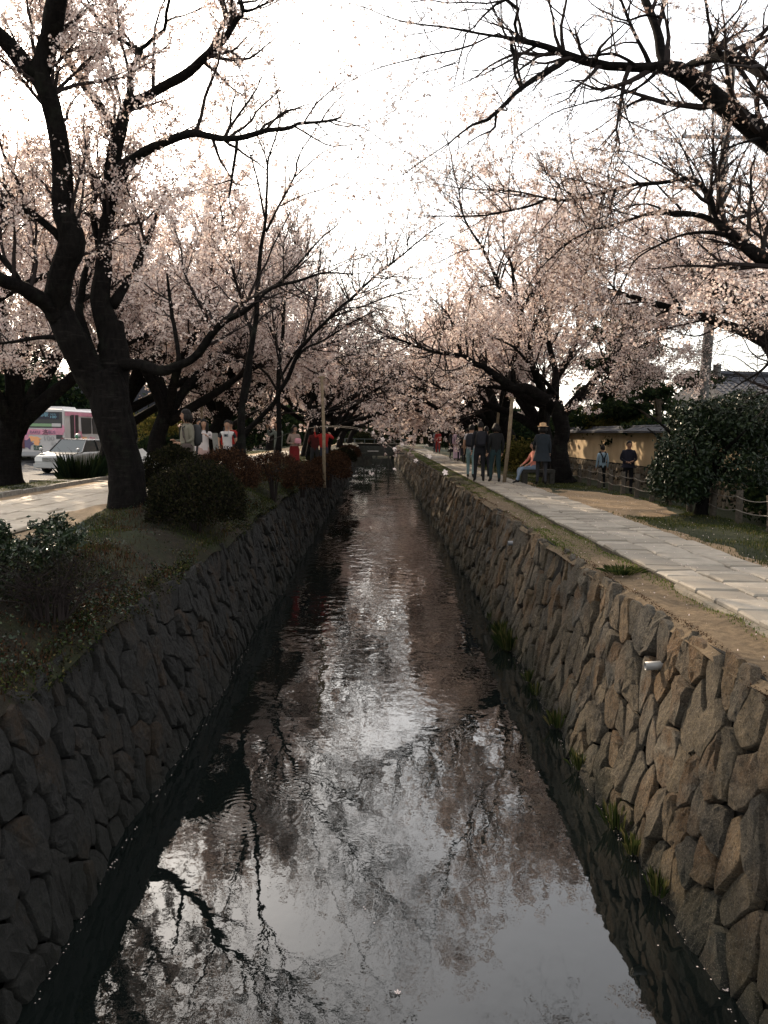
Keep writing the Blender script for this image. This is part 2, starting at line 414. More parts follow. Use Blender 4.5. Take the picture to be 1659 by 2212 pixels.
def cells(u0, u1, v0, v1, du, dv, rng, jit=.46, lean=.25):
    nu, nv = int((u1 - u0) / du) + 2, int(round((v1 - v0) / dv))
    dv = (v1 - v0) / nv; sites = {}
    for i in range(-1, nu + 1):
        for j in range(-1, nv + 1):
            off = .5 * (j % 2)
            sites[(i, j)] = np.array([u0 + (i + off + .5 + rng.uniform(-jit, jit)) * du + lean * (j * dv) * 0, v0 + (j + .5 + (rng.uniform(-jit, jit) if -1 < j < nv else 0)) * dv])
    res = []
    for i in range(nu - 1):
        for j in range(nv):
            s = sites[(i, j)]; poly = [s + np.array(q) for q in ((-1, -1.2), (1, -1.2), (1, 1.2), (-1, 1.2))]
            poly = clip(poly, np.array([0, 1.]), v1)
            for a in (-2, -1, 0, 1, 2):
                for b in (-1, 0, 1):
                    q = sites.get((i + a, j + b))
                    if q is None or (a == 0 and b == 0): continue
                    # anisotropic bisector: cells taller than wide
                    d = q - s; n = d / np.array([du, dv]) ** 2; mid = (q + s) / 2
                    poly = clip(poly, n, n @ mid)
                    if len(poly) < 3: break
                if len(poly) < 3: break
            if len(poly) >= 3: res.append((s, np.array(poly)))
    return res

def stone_shape(poly, s, rng, joint, depth, nout, fine=True):
    """outline shrunk by the joint, corners rounded, resampled and roughened; returns (u, v, h) verts and faces"""
    c = poly.mean(0); L = np.roll(poly, -1, 0) - poly; per = np.hypot(*L.T); tot = per.sum(); cum = np.concatenate([[0], np.cumsum(per)])
    pts = []
    for k in range(nout):
        t = (k + rng.uniform(-.2, .2)) / nout * tot % tot; i = np.searchsorted(cum, t, 'right') - 1; i = min(i, len(poly) - 1)
        pts.append(poly[i] + L[i] * ((t - cum[i]) / max(per[i], 1e-6)))
    P = np.array(pts); P = .12 * np.roll(P, 1, 0) + .76 * P + .12 * np.roll(P, -1, 0)
    D = P - c; r = np.hypot(*D.T)[:, None]
    P = c + D * (1 - joint / np.maximum(r, .03)) * (1 + rng.uniform(-.07, .05, (nout, 1)))
    tilt = rng.uniform(-.16, .16, 2)
    rings = [(1.0, -.6), (1.0, .55), (.955, .93), (.6, 1.0)] if fine else [(1.0, -.5), (.92, .85)]
    V = []
    for q, hh in rings:
        Q = c + (P - c) * q; h = depth * hh * (1 + (rng.uniform(-.28, .28, nout) if hh > .3 else 0)) + (Q - c) @ tilt * (hh > .2)
        V.append(np.column_stack([Q, h]))
    V.append(np.array([[*c, depth * rng.uniform(.9, 1.2)]])); V = np.concatenate(V); nr = len(rings)
    F_ = [(a * nout + k, a * nout + (k + 1) % nout, (a + 1) * nout + (k + 1) % nout, (a + 1) * nout + k) for a in range(nr - 1) for k in range(nout)]
    T_ = [((nr - 1) * nout + k, (nr - 1) * nout + (k + 1) % nout, nr * nout) for k in range(nout)]
    return V, F_, T_

def canal_wall(side, label, mat):
    rng = np.random.RandomState(11 if side > 0 else 23)
    X0, X1 = (RW, RT) if side > 0 else (LW, LT); ztop = 1.74 if side > 0 else 1.52
    H = ztop; n = np.array([-side, 0, abs(X1 - X0) / H]); n /= np.linalg.norm(n)
    def place(V):
        P = np.column_stack([X0 + (X1 - X0) * V[:, 1] / H, V[:, 0], V[:, 1]])
        wob = .035 * np.sin(V[:, 0] * .9 + side) + .02 * np.sin(V[:, 0] * 2.7)
        return P + n * (V[:, 2] + wob - .03)[:, None]
    root = empty('stone_wall', (X0, 0, 0)); tag(root, label, 'wall')
    # backing of packed earth
    b = MB(); yy = np.arange(-.5, 140, 1.0); v = []
    for y in yy: v += [(X0 - n[0] * .045, y, -.5), (X1 - n[0] * .045, y, ztop - .03), (X1 - n[0] * .5, y, ztop - .05), (X0 - n[0] * .5, y, -.5)]
    k = len(yy); f = [(4 * i + a, 4 * i + (a + 1) % 4, 4 * i + 4 + (a + 1) % 4, 4 * i + 4 + a) for i in range(k - 1) for a in range(4)] + [(0, 1, 2, 3)]
    bk = b.add(np.array(v) - np.array([X0, 0, 0]), f).build('backing', M['earth'], root)
    # near stones: one object each
    y_near = 1.35
    cl = cells(y_near, 23.5, -.12, H, .245, .36, rng)
    cl.sort(key=lambda q: q[0][0])
    rest = cl[300:]; cl = cl[:300]
    def flip(V, F_, T_, mb):
        P = place(V)
        if side > 0: F_ = [q[::-1] for q in F_]; T_ = [q[::-1] for q in T_]
        mb.add(P, np.array(F_)); mb.add(np.zeros((0, 3)), []);
        mb.f.setdefault((3, 0), []).append(np.array(T_) + mb.n - len(P))
    for s, poly in cl:
        poly = poly[:, :]
        poly[:, 0] += .10 * (poly[:, 1] - .8) * (1 if side > 0 else -1)
        V, F_, T_ = stone_shape(poly, s, rng, rng.uniform(.003, .010), rng.uniform(.02, .062), 15 if s[0] < 10 else 10)
        top = V[:, 1] > H - .02
        V[top, 1] += rng.uniform(-.01, .04)
        mb = MB(); flip(V, F_, T_, mb); c = place(np.array([[*poly.mean(0), 0]]))[0]
        mb.v = [q - c for q in mb.v if len(q)]
        mb.build('stone', mat, root, smooth=False, loc=c - np.array([X0, 0, 0]))
    far = cells(23.4, 100, -.12, H, .28, .40, rng); mb = MB()
    have = max(q[0][0] for q in cl)
    for s, poly in rest + far:
        poly[:, 0] += .10 * (poly[:, 1] - .8) * (1 if side > 0 else -1)
        V, F_, T_ = stone_shape(poly, s, rng, rng.uniform(.006, .016), rng.uniform(.03, .09), 7, fine=False)
        flip(V, F_, T_, mb)
    mb.v = [q - np.array([X0, 0, 0]) for q in mb.v if len(q)]
    tag(mb.build('far_stones', mat, root, smooth=False), kind='stuff')
    return root

canal_wall(1, 'sunlit rough stone wall of the canal below the right-hand paved path', M['stone_r'])
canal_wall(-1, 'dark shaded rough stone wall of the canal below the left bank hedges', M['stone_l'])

# ------------------------------------------------------------------ paved paths
def paving(name, x0, widths, y0, y1, row, z, mat, rng, skew=0.0):
    base = MB().box((x0 + sum(widths) / 2, (y0 + y1) / 2, z - .05), (sum(widths) + .02, y1 - y0, .06)).build(name, M['joint'])
    tag(base, kind='structure')
    items = []; x = x0
    for ci, wd in enumerate(widths):
        y = y0 - rng.uniform(0, row)
        while y < y1:
            L = row * rng.uniform(.75, 1.3); items.append((x, y, wd, L)); y += L
        x += wd
    items.sort(key=lambda q: q[1]); stuff = MB()
    for i, (x, y, wd, L) in enumerate(items):
        g = rng.uniform(.010, .026); a = wd - g; b = L - g; h = rng.uniform(-.009, .009); t = rng.uniform(-.011, .011, 4); j = rng.uniform(-.013, .013, (4, 2)); ch = .016
        cor = np.array([(-a / 2, -b / 2), (a / 2, -b / 2), (a / 2, b / 2), (-a / 2, b / 2)]) + j
        v = [(*q, -.04) for q in cor] + [(*q, h + tt - ch) for q, tt in zip(cor, t)] + [(*(q * (1 - 2 * ch / min(a, b))), h + tt) for q, tt in zip(cor, t)]
        f = [(4 * k + m_, 4 * k + (m_ + 1) % 4, 4 * k + 4 + (m_ + 1) % 4, 4 * k + 4 + m_) for k in range(2) for m_ in range(4)] + [(8, 9, 10, 11)]
        c = np.array((x + wd / 2, y + L / 2, z + .015))
        if i < 295: MB().add(v, f).build('paving_slab', mat, base, loc=c)
        else: stuff.add(np.array(v) + c, f)
    if stuff.n: tag(stuff.build('far_slabs', mat, base), kind='stuff')
M['joint'] = simple('joint_soil', (.05, .042, .03), .95, bump=.4, scale=30, var=.4)
rngp = np.random.RandomState(5)
paving('path', 3.0, [.44, .50, .42], 5.0, 75, .40, 1.815, M['slab_r'], rngp)
paving('path', -7.35, [.57, .60, .55, .58], 9.0, 60, .78, 1.80, M['slab_l'], rngp)

# ------------------------------------------------------------------ cherry trees
def resample(pts, K):
    """smooth a control polyline of (x, y, z, r) to K rows"""
    P = np.array(pts, float)
    if len(P) == 2: P = np.array([P[0], (P[0] + P[1]) / 2, P[1]])
    Q = np.vstack([2 * P[0] - P[1], P, 2 * P[-1] - P[-2]]); seg = np.linalg.norm(np.diff(P[:, :3], axis=0), axis=1)
    cum = np.concatenate([[0], np.cumsum(seg)]); out = []
    for s in np.linspace(0, cum[-1], K):
        i = min(np.searchsorted(cum, s, 'right') - 1, len(seg) - 1); t = (s - cum[i]) / max(seg[i], 1e-6)
        a, b, c, d = Q[i], Q[i + 1], Q[i + 2], Q[i + 3]
        out.append(.5 * ((2 * b) + (c - a) * t + (2 * a - 5 * b + 4 * c - d) * t * t + (3 * b - a - 3 * c + d) * t ** 3))
    out = np.array(out); out[:, 3] = np.maximum(out[:, 3], .003)
    return out

def traced(cps, jag=.0, rng=None):
    """control points (px, py, depth, width in view pixels) -> (x, y, z, r) rows"""
    rows = []
    for px, py, d, wd in cps:
        p = at(px, py, d); rows.append((*p, .43 * wd * d / F))
    L = np.linalg.norm(np.diff(np.array(rows)[:, :3], axis=0), axis=1).sum()
    K = int(np.clip(L / .12, 8, 80)); q = resample(rows, K)
    if rng is not None:
        nz = rng.normal(size=(K, 3)); nz = (nz + np.roll(nz, 1, 0) + np.roll(nz, -1, 0)) / 3; big = nz.copy()
        for _ in range(6): big = (big + np.roll(big, 1, 0) + np.roll(big, -1, 0)) / 3
        q[1:, :3] += big[1:] * q[1:, 3:4] * .5 + nz[1:] * np.minimum(.008 + 0 * q[1:, 3:4], q[1:, 3:4] * .3)
    return q

def limb_mesh(mb, q, n=10, rough=.10, seed=0, cap=True):
    v, f = tubes(q[None, :, :3], q[None, :, 3], n)
    K = len(q); V = v.reshape(K, n, 3); c = q[:, None, :3]
    r = vnoise(V * 5.0, seed)[..., None]; r2_ = vnoise(V * 17.0, seed + 1)[..., None]
    V = c + (V - c) * (1 + rough * r + rough * .7 * r2_)
    mb.add(V.reshape(-1, 3), f)
    if cap:
        mb.f.setdefault((n, 0), []).append(np.array([list(range(n))[::-1]]) + mb.n - K * n)
        mb.f[(n, 0)].append(np.array([list(range((K - 1) * n, K * n))]) + mb.n - K * n)

def pack(limbs, K=16):
    return np.array([resample(l, K) for l in limbs])

def sprout(par, n, lr, spread, upb, K, rmax, tmin, rng, wander=.18, taper=.12, wts=None, outw=None, rfac=.6):
    """grow n children from parent polylines par (N, K0, 4)"""
    N, K0, _ = par.shape
    ln = np.linalg.norm(np.diff(par[:, :, :3], axis=1), axis=2).sum(1)
    wv = ln if wts is None else ln * wts
    idx = rng.choice(N, n, p=wv / wv.sum()); t = tmin + (1 - tmin) * rng.uniform(0, 1, n) ** .8
    k = t * (K0 - 1); i = np.minimum(k.astype(int), K0 - 2); fr = (k - i)[:, None]
    a, b = par[idx, i], par[idx, i + 1]; p = a * (1 - fr) + b * fr
    T = b[:, :3] - a[:, :3]; T /= np.linalg.norm(T, axis=1, keepdims=True) + 1e-9
    rd = rng.normal(size=(n, 3)); rd -= (rd * T).sum(1, keepdims=True) * T; rd /= np.linalg.norm(rd, axis=1, keepdims=True)
    an = rng.normal(spread, .18, n)[:, None]
    D = T * np.cos(an) + rd * np.sin(an); D[:, 2] += upb
    if outw is not None: D += outw
    D /= np.linalg.norm(D, axis=1, keepdims=True)
    L = rng.uniform(*lr, n) * (1.15 - .45 * t); r0 = np.minimum(p[:, 3] * rfac, rmax)
    out = np.zeros((n, K, 4)); out[:, 0, :3] = p[:, :3]; out[:, 0, 3] = r0; pos = p[:, :3].copy()
    for s in range(1, K):
        D = D + rng.normal(size=(n, 3)) * wander; D[:, 2] += .03 * np.sign(upb); D /= np.linalg.norm(D, axis=1, keepdims=True)
        pos = pos + D * (L / (K - 1))[:, None]; out[:, s, :3] = pos; out[:, s, 3] = r0 * (1 - (1 - taper) * s / (K - 1))
    return out

PET = None
def blossom(par, n, kind, size, scat, rng, tmin=.1, clump=5, drop=None):
    """flowers in small clumps along the twigs; kind 5 = five kite petals, 3 = five-sided cup, 1 = one bent quad"""
    N, K0, _ = par.shape; nc = max(1, n // clump)
    idx = rng.randint(0, N, nc); t = tmin + (1 - tmin) * rng.uniform(0, 1, nc); k = t * (K0 - 1)
    i = np.minimum(k.astype(int), K0 - 2); fr = (k - i)[:, None]
    p = par[idx, i, :3] * (1 - fr) + par[idx, i + 1, :3] * fr
    if drop is not None: p = p[drop(p)]
    p = p[(np.abs(p[:, 0]) > 1.9) | (p[:, 1] > 75) | (rng.uniform(size=len(p)) < .22)]
    nc = len(p); c = np.repeat(p, clump, 0); n = len(c)
    dirs = rng.normal(size=(n, 3)); dirs /= np.linalg.norm(dirs, axis=1, keepdims=True)
    c = c + dirs * (scat * rng.uniform(.4, 1, n))[:, None]; c[:, 2] -= scat * .25
    nr = dirs + rng.normal(size=(n, 3)) * .5; nr /= np.linalg.norm(nr, axis=1, keepdims=True)
    q = rng.normal(size=(n, 3)); U = np.cross(nr, q); U /= np.linalg.norm(U, axis=1, keepdims=True); W = np.cross(nr, U)
    sz = (size * rng.uniform(.65, 1.2, n))[:, None, None]
    def frame(loc):                                        # loc (m,3) in (U, W, nr)
        l = loc[None] * sz; return c[:, None] + l[..., 0:1] * U[:, None] + l[..., 1:2] * W[:, None] + l[..., 2:3] * nr[:, None]
    if kind == 5:
        loc = [(0, 0, 0)]
        for s in range(5):
            a = s * 2 * math.pi / 5
            for da, rr, hh in ((-.45, .34, .06), (0, .52, .12), (.45, .34, .06)): loc.append((rr * math.cos(a + da), rr * math.sin(a + da), hh))
        loc = np.array(loc); f = np.array([(0, 1 + 3 * s, 2 + 3 * s, 3 + 3 * s) for s in range(5)]); m = 16
    elif kind == 3:
        loc = np.array([(.5 * math.cos(s * 1.2566), .5 * math.sin(s * 1.2566), .10 if s % 2 else -.05) for s in range(5)]); f = np.array([(0, 1, 2, 3, 4)]); m = 5
    else:
        loc = np.array([(-.5, -.35, 0), (.45, -.45, .1), (.5, .4, 0), (-.4, .5, .1)]); f = np.array([(0, 1, 2, 3)]); m = 4
    V = frame(loc).reshape(-1, 3); Fc = (f[None] + (np.arange(n) * m)[:, None, None]).reshape(-1, f.shape[1])
    return V, Fc

def flowers(mb, par, n, kind, size, scat, rng, **k):
    v, f = blossom(par, n, kind, size, scat, rng, **k); mb.add(v, f)

def cherry(label, base, trunk, limbs, n1, n2, n3, nf, kind, size, seed, group=None, scat=.06, l1=(1.0, 2.4), l2=(.5, 1.2), l3=(.2, .5),
           up=.25, rough=.10, mat='blossom', roots=0, drop=None, clump=5, wts=None, outw=None, upper=None):
    rng = np.random.RandomState(seed)
    root = empty('cherry_tree', base); tag(root, label, 'tree', group); o = np.array(base)
    def put(mb, name, m, sm=True, kind_=None):
        mb.v = [q - o for q in mb.v if len(q)]; ob = mb.build(name, m, root, smooth=sm)
        if kind_: ob['kind'] = kind_
        return ob
    mb = MB()
    for t_ in trunk: limb_mesh(mb, t_, 18, rough, seed)
    for k in range(roots):
        a = k * 2 * math.pi / roots + rng.uniform(-.3, .3); L = rng.uniform(.8, 1.9); r0 = trunk[0][0, 3] * .34; p0 = trunk[0][0, :3]
        pts = [(p0[0] + math.cos(a) * L * s * .9 + .08 * math.sin(5 * s + k), p0[1] + math.sin(a) * L * s * .9, p0[2] + .22 * (1 - s) ** 2 - .02 - .05 * s, r0 * (1 - .8 * s)) for s in np.linspace(.08, 1, 8)]
        limb_mesh(mb, resample(pts, 14), 8, .15, seed + k)
    put(mb, 'trunk', M['bark'])
    for l in limbs:
        mb = MB(); limb_mesh(mb, l, 10, rough, seed); put(mb, 'branch', M['bark'])
    P0 = pack(limbs); w0 = None if wts is None else np.array(wts)
    A = sprout(P0, n1, l1, .85, up, 9, .035, .25, rng, wander=.16, wts=w0, outw=outw)
    B = sprout(np.concatenate([A]), n2, l2, .75, up * .6, 6, .012, .15, rng, wander=.16)
    mb = MB()
    for arr, n in ((A, 5), (B, 3)):
        v, f = tubes(arr[:, :, :3], arr[:, :, 3], n); mb.add(v, f)
    if n3:
        C = sprout(B, n3, l3, .7, up * .5, 4, .005, .1, rng, wander=.15)
        v, f = tubes(C[:, :, :3], C[:, :, 3], 3); mb.add(v, f)
    put(mb, 'twigs', M['twig'], False, 'stuff')
    mb = MB(); src = [(B, .45, 5)] + ([(C, .55, 4)] if n3 else [])
    for arr, sh, _ in src: flowers(mb, arr, int(nf * sh / (1 if n3 else .45)), kind, size, scat, rng, clump=clump, drop=drop)
    flowers(mb, A, int(nf * .15), kind, size, scat * 1.3, rng, clump=clump, tmin=.3, drop=drop)
    put(mb, 'blossom', M[mat], False, 'stuff')
    return root

RG = np.random.RandomState(3)
T = lambda pts: traced(pts, rng=RG)

# --- big left tree
b1 = at(272, 1128, 13.6); b1[2] = 1.86
t1 = [T([(276, 1150, 13.6, 150), (275, 1115, 13.6, 112), (275, 1060, 13.6, 96), (274, 990, 13.6, 86), (262, 930, 13.55, 84), (240, 860, 13.5, 92), (212, 800, 13.45, 84)]),
      T([(262, 960, 13.6, 70), (256, 900, 13.6, 72), (248, 830, 13.65, 74), (238, 770, 13.7, 72), (236, 700, 13.8, 58)])]
L1 = [
 T([(230, 850, 13.5, 84), (196, 800, 13.4, 78), (160, 738, 13.2, 72), (130, 670, 13.1, 66), (128, 640, 13.0, 62), (146, 583, 12.9, 58), (158, 525, 12.8, 64), (140, 452, 12.7, 53), (136, 400, 12.6, 50), (124, 327, 12.4, 46), (104, 229, 12.2, 46), (76, 163, 12.0, 48), (90, 105, 11.9, 48), (104, 50, 11.7, 50), (116, -40, 11.4, 44), (140, -180, 11.0, 34), (190, -380, 10.4, 18)]),
 T([(76, 163, 12.0, 48), (42, 118, 11.9, 42), (0, 80, 11.7, 38), (-70, 20, 11.4, 32), (-160, -60, 11.0, 22), (-260, -100, 10.6, 12)]),
 T([(238, 760, 13.7, 66), (228, 687, 13.8, 56), (222, 615, 13.9, 46), (222, 530, 14.0, 36), (232, 457, 14.0, 32), (243, 392, 14.0, 38), (248, 327, 14.0, 38), (262, 285, 14.0, 32), (281, 229, 14.0, 26), (327, 203, 13.8, 22), (392, 157, 13.6, 23), (457, 108, 13.3, 18), (484, 82, 13.2, 16), (510, 42, 13.1, 14), (526, 23, 13.0, 12), (516, -10, 12.9, 11), (500, -90, 12.6, 8)]),
 T([(526, 23, 13.0, 9), (550, 18, 12.9, 6), (600, -6, 12.7, 4)]),
 T([(258, 294, 14.0, 30), (245, 275, 14.1, 24), (210, 222, 14.2, 22), (177, 183, 14.3, 20), (144, 131, 14.4, 16), (118, 75, 14.5, 13), (100, -20, 14.6, 9)]),
 T([(270, 260, 14.0, 22), (278, 212, 14.1, 20), (278, 163, 14.2, 16), (294, 124, 14.3, 13), (301, 108, 14.3, 12), (255, 82, 14.4, 9), (222, 55, 14.5, 8), (196, 16, 14.6, 6), (180, -30, 14.7, 4)]),
 T([(301, 108, 14.3, 10), (327, 82, 14.2, 9), (356, 59, 14.1, 8), (359, 33, 14.0, 8), (366, 0, 13.9, 7), (380, -60, 13.8, 4)]),
 T([(250, 400, 14.0, 32), (266, 366, 13.9, 27), (294, 338, 13.7, 24), (343, 312, 13.4, 22), (392, 293, 13.1, 19), (431, 287, 12.9, 17), (490, 297, 12.6, 14), (542, 293, 12.4, 13), (585, 283, 12.3, 11), (626, 279, 12.2, 9), (645, 268, 12.1, 8), (708, 260, 12.0, 6), (738, 251, 11.9, 4), (745, 236, 11.9, 3), (741, 222, 11.8, 2)]),
 T([(712, 262, 12.0, 4), (735, 272, 11.9, 3), (790, 269, 11.8, 2.4), (833, 250, 11.7, 1.6), (868, 228, 11.6, 1.2)]),
 T([(512, 300, 12.5, 9), (507, 345, 12.5, 7), (500, 390, 12.5, 6), (494, 428, 12.4, 4)]),
 T([(130, 690, 13.1, 56), (98, 655, 12.9, 44), (65, 634, 12.6, 38), (33, 614, 12.3, 35), (0, 602, 12.0, 32), (-60, 570, 11.5, 26), (-160, 500, 11.0, 16)]),
 T([(46, 618, 12.4, 16), (30, 588, 12.3, 15), (4, 555, 12.2, 12), (-30, 500, 12.0, 8)]),
 T([(136, 520, 12.8, 26), (118, 498, 12.8, 19), (65, 457, 12.7, 18), (10, 441, 12.6, 16), (-60, 420, 12.5, 10)]),
 T([(250, 790, 13.6, 40), (285, 791, 13.4, 30), (310, 790, 13.2, 25), (353, 801, 13.0, 28), (386, 785, 12.8, 22), (409, 776, 12.7, 20), (435, 754, 12.5, 22), (464, 713, 12.3, 19), (487, 688, 12.2, 17), (516, 677, 12.1, 15), (547, 660, 12.0, 10), (588, 622, 11.9, 8), (643, 606, 11.8, 7), (697, 589, 11.7, 5), (765, 592, 11.6, 3)]),
 T([(386, 782, 12.8, 14), (384, 745, 12.8, 11), (373, 687, 12.9, 10), (366, 635, 13.0, 8), (360, 590, 13.0, 5)]),
 T([(599, 618, 11.9, 6), (648, 568, 11.8, 5), (692, 516, 11.7, 4), (730, 486, 11.6, 2.5)]),
 T([(210, 800, 13.4, 30), (186, 730, 13.6, 24), (170, 668, 13.8, 20), (180, 610, 14.0, 16), (190, 560, 14.1, 10)]),
 T([(225, 560, 14.0, 18), (205, 470, 14.2, 16), (203, 420, 14.3, 14), (190, 360, 14.4, 8)]),
 T([(150, 740, 13.3, 22), (110, 728, 13.4, 12), (50, 735, 13.6, 9), (-20, 745, 13.8, 5)]),
 T([(240, 660, 13.8, 30), (280, 600, 14.1, 18), (320, 520, 14.3, 14), (345, 450, 14.5, 9), (360, 400, 14.6, 5)]),
]
cherry('massive dark forked cherry tree standing beside the pale paving on the left bank', tuple(b1), t1, L1, 190, 1900, 10000, 88000, 3, .037, 41, roots=9, l1=(.9, 2.5), l2=(.4, 1.1), l3=(.15, .4), scat=.06, rough=.07,
       drop=lambda p: (p[:, 0] < -2.3 - .0 * p[:, 1]) | (np.random.RandomState(1).uniform(size=len(p)) < .22), outw=np.array((0, .5, 0)))

# --- slim tree by the hedge
b2 = at(523, 975, 16.8); b2[2] = 1.8
t2 = [T([(521, 985, 16.8, 24), (528, 851, 16.8, 16), (539, 783, 16.8, 16), (550, 715, 16.8, 13), (558, 633, 16.8, 12), (564, 562, 16.7, 10), (572, 494, 16.6, 8), (575, 453, 16.6, 6.5)])]
L2 = [
 T([(575, 460, 16.6, 6.5), (577, 399, 16.5, 6), (579, 350, 16.4, 5), (588, 317, 16.3, 4), (602, 271, 16.2, 3.4), (606, 241, 16.1, 3), (597, 195, 16.0, 2), (590, 140, 15.8, 1.2)]),
 T([(579, 355, 16.4, 4), (567, 320, 16.5, 3.2), (555, 290, 16.5, 2.6), (550, 235, 16.6, 2), (546, 190, 16.6, 1.2)]),
 T([(575, 500, 16.6, 7), (604, 445, 16.3, 5.5), (637, 382, 16.0, 5), (643, 344, 15.9, 3.4), (659, 314, 15.8, 3), (683, 279, 15.6, 2.4), (719, 219, 15.4, 1.2)]),
 T([(637, 382, 16.0, 4), (670, 353, 15.8, 3), (705, 325, 15.6, 2.2), (773, 300, 15.3, 1.2)]),
 T([(572, 470, 16.6, 5.5), (569, 453, 16.6, 5), (555, 385, 16.8, 4), (534, 317, 17.0, 3), (506, 268, 17.1, 2), (480, 215, 17.2, 1.2)]),
 T([(528, 870, 16.8, 13), (540, 790, 17.0, 12), (545, 723, 17.0, 11), (531, 685, 17.1, 9), (515, 630, 17.2, 7), (496, 562, 17.3, 5), (479, 467, 17.4, 3.5), (468, 399, 17.5, 2)]),
 T([(606, 445, 16.3, 3.4), (660, 420, 16.0, 2.6), (716, 400, 15.7, 2), (760, 370, 15.5, 1.4), (800, 352, 15.3, .9)]),
]
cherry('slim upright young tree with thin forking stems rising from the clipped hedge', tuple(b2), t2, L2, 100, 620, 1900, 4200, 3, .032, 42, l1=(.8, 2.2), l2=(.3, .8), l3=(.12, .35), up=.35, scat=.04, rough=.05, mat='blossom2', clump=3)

# --- leaning thin tree and its upright neighbour
b3 = at(515, 948, 20.5); b3[2] = 1.8
t3 = [T([(512, 975, 20.5, 20), (534, 931, 20.2, 15), (565, 900, 20, 12), (588, 876, 19.8, 11), (604, 845, 19.6, 11), (626, 807, 19.4, 11), (642, 772, 19.2, 9.5), (656, 742, 19, 9)])]
L3 = [
 T([(654, 748, 19, 9), (692, 705, 18.6, 8), (713, 685, 18.4, 7.5), (760, 644, 18, 7), (806, 598, 17.6, 6), (855, 562, 17.2, 5), (904, 521, 16.8, 3.5), (960, 480, 16.4, 2)]),
 T([(640, 776, 19.2, 7), (660, 752, 19.4, 6), (700, 735, 19.6, 5), (752, 700, 19.6, 4), (806, 672, 19.6, 3)]),
 T([(713, 687, 18.4, 5), (752, 672, 18.2, 4), (840, 640, 17.8, 3.4), (904, 624, 17.4, 2)]),
 T([(656, 745, 19, 6), (668, 700, 19.2, 5), (684, 640, 19.4, 4), (690, 560, 19.6, 3), (700, 500, 19.7, 1.6)]),
 T([(612, 830, 19.6, 6), (600, 760, 20, 5), (590, 690, 20.3, 4), (585, 600, 20.6, 3)]),
]
cherry('thin cherry tree leaning out over the canal from behind the slim upright one', tuple(b3), t3, L3, 120, 1100, 4200, 20000, 3, .038, 43, l1=(.9, 2.2), scat=.06, rough=.06)

b4 = at(603, 955, 24); b4[2] = 1.8
t4 = [T([(603, 975, 24, 16), (603, 930, 24, 12), (602, 824, 24, 11), (609, 742, 24, 9), (612, 674, 24, 8)])]
L4 = [
 T([(612, 680, 24, 8), (618, 620, 24, 6), (632, 560, 24, 5), (640, 500, 24, 3)]),
 T([(606, 760, 24, 7), (580, 700, 24.2, 6), (560, 640, 24.5, 5), (530, 590, 24.8, 3)]),
 T([(604, 820, 24, 7), (640, 760, 23.8, 6), (690, 710, 23.6, 5), (740, 660, 23.4, 3)]),
 T([(603, 850, 24, 6), (570, 800, 24, 6), (520, 770, 24, 5), (470, 760, 24, 3)]),
 T([(612, 690, 24, 6), (590, 640, 24.5, 5), (570, 560, 25, 3)])]
cherry('straight cherry tree with a narrow stem right of the leaning one', tuple(b4), t4, L4, 90, 800, 2600, 15000, 3, .046, 44, l1=(1.0, 2.4), scat=.07, rough=.05)

# --- wide left tree further along
b5 = at(676, 958, 33); b5[2] = 1.8
t5 = [T([(674, 985, 33, 34), (675, 954, 33, 26), (678, 878, 33, 20), (683, 824, 33, 18)])]
L5 = [
 T([(678, 880, 33, 18), (653, 906, 33, 12), (604, 875, 32.5, 12), (560, 868, 32, 11), (520, 862, 31.5, 9), (460, 852, 31, 6)]),
 T([(683, 850, 33, 18), (683, 800, 33, 12), (676, 764, 33, 9), (664, 700, 33, 6), (660, 630, 33, 4)]),
 T([(680, 860, 33, 14), (664, 892, 33, 10), (621, 864, 32, 9), (600, 800, 32, 6), (590, 740, 32, 4)]),
 T([(684, 830, 33, 12), (697, 796, 32.5, 10), (719, 777, 32, 8), (760, 765, 31, 6), (820, 740, 30, 3)]),
 T([(684, 900, 33, 12), (740, 890, 32, 9), (775, 870, 31, 8), (806, 846, 30, 7), (850, 820, 29, 4)]),
]
cherry('broad cherry tree with a thick low branch behind the propping post on the left', tuple(b5), t5, L5, 150, 1800, 5000, 44000, 3, .048, 45, l1=(1.4, 3.4), l2=(.7, 1.5), scat=.09, rough=.08)

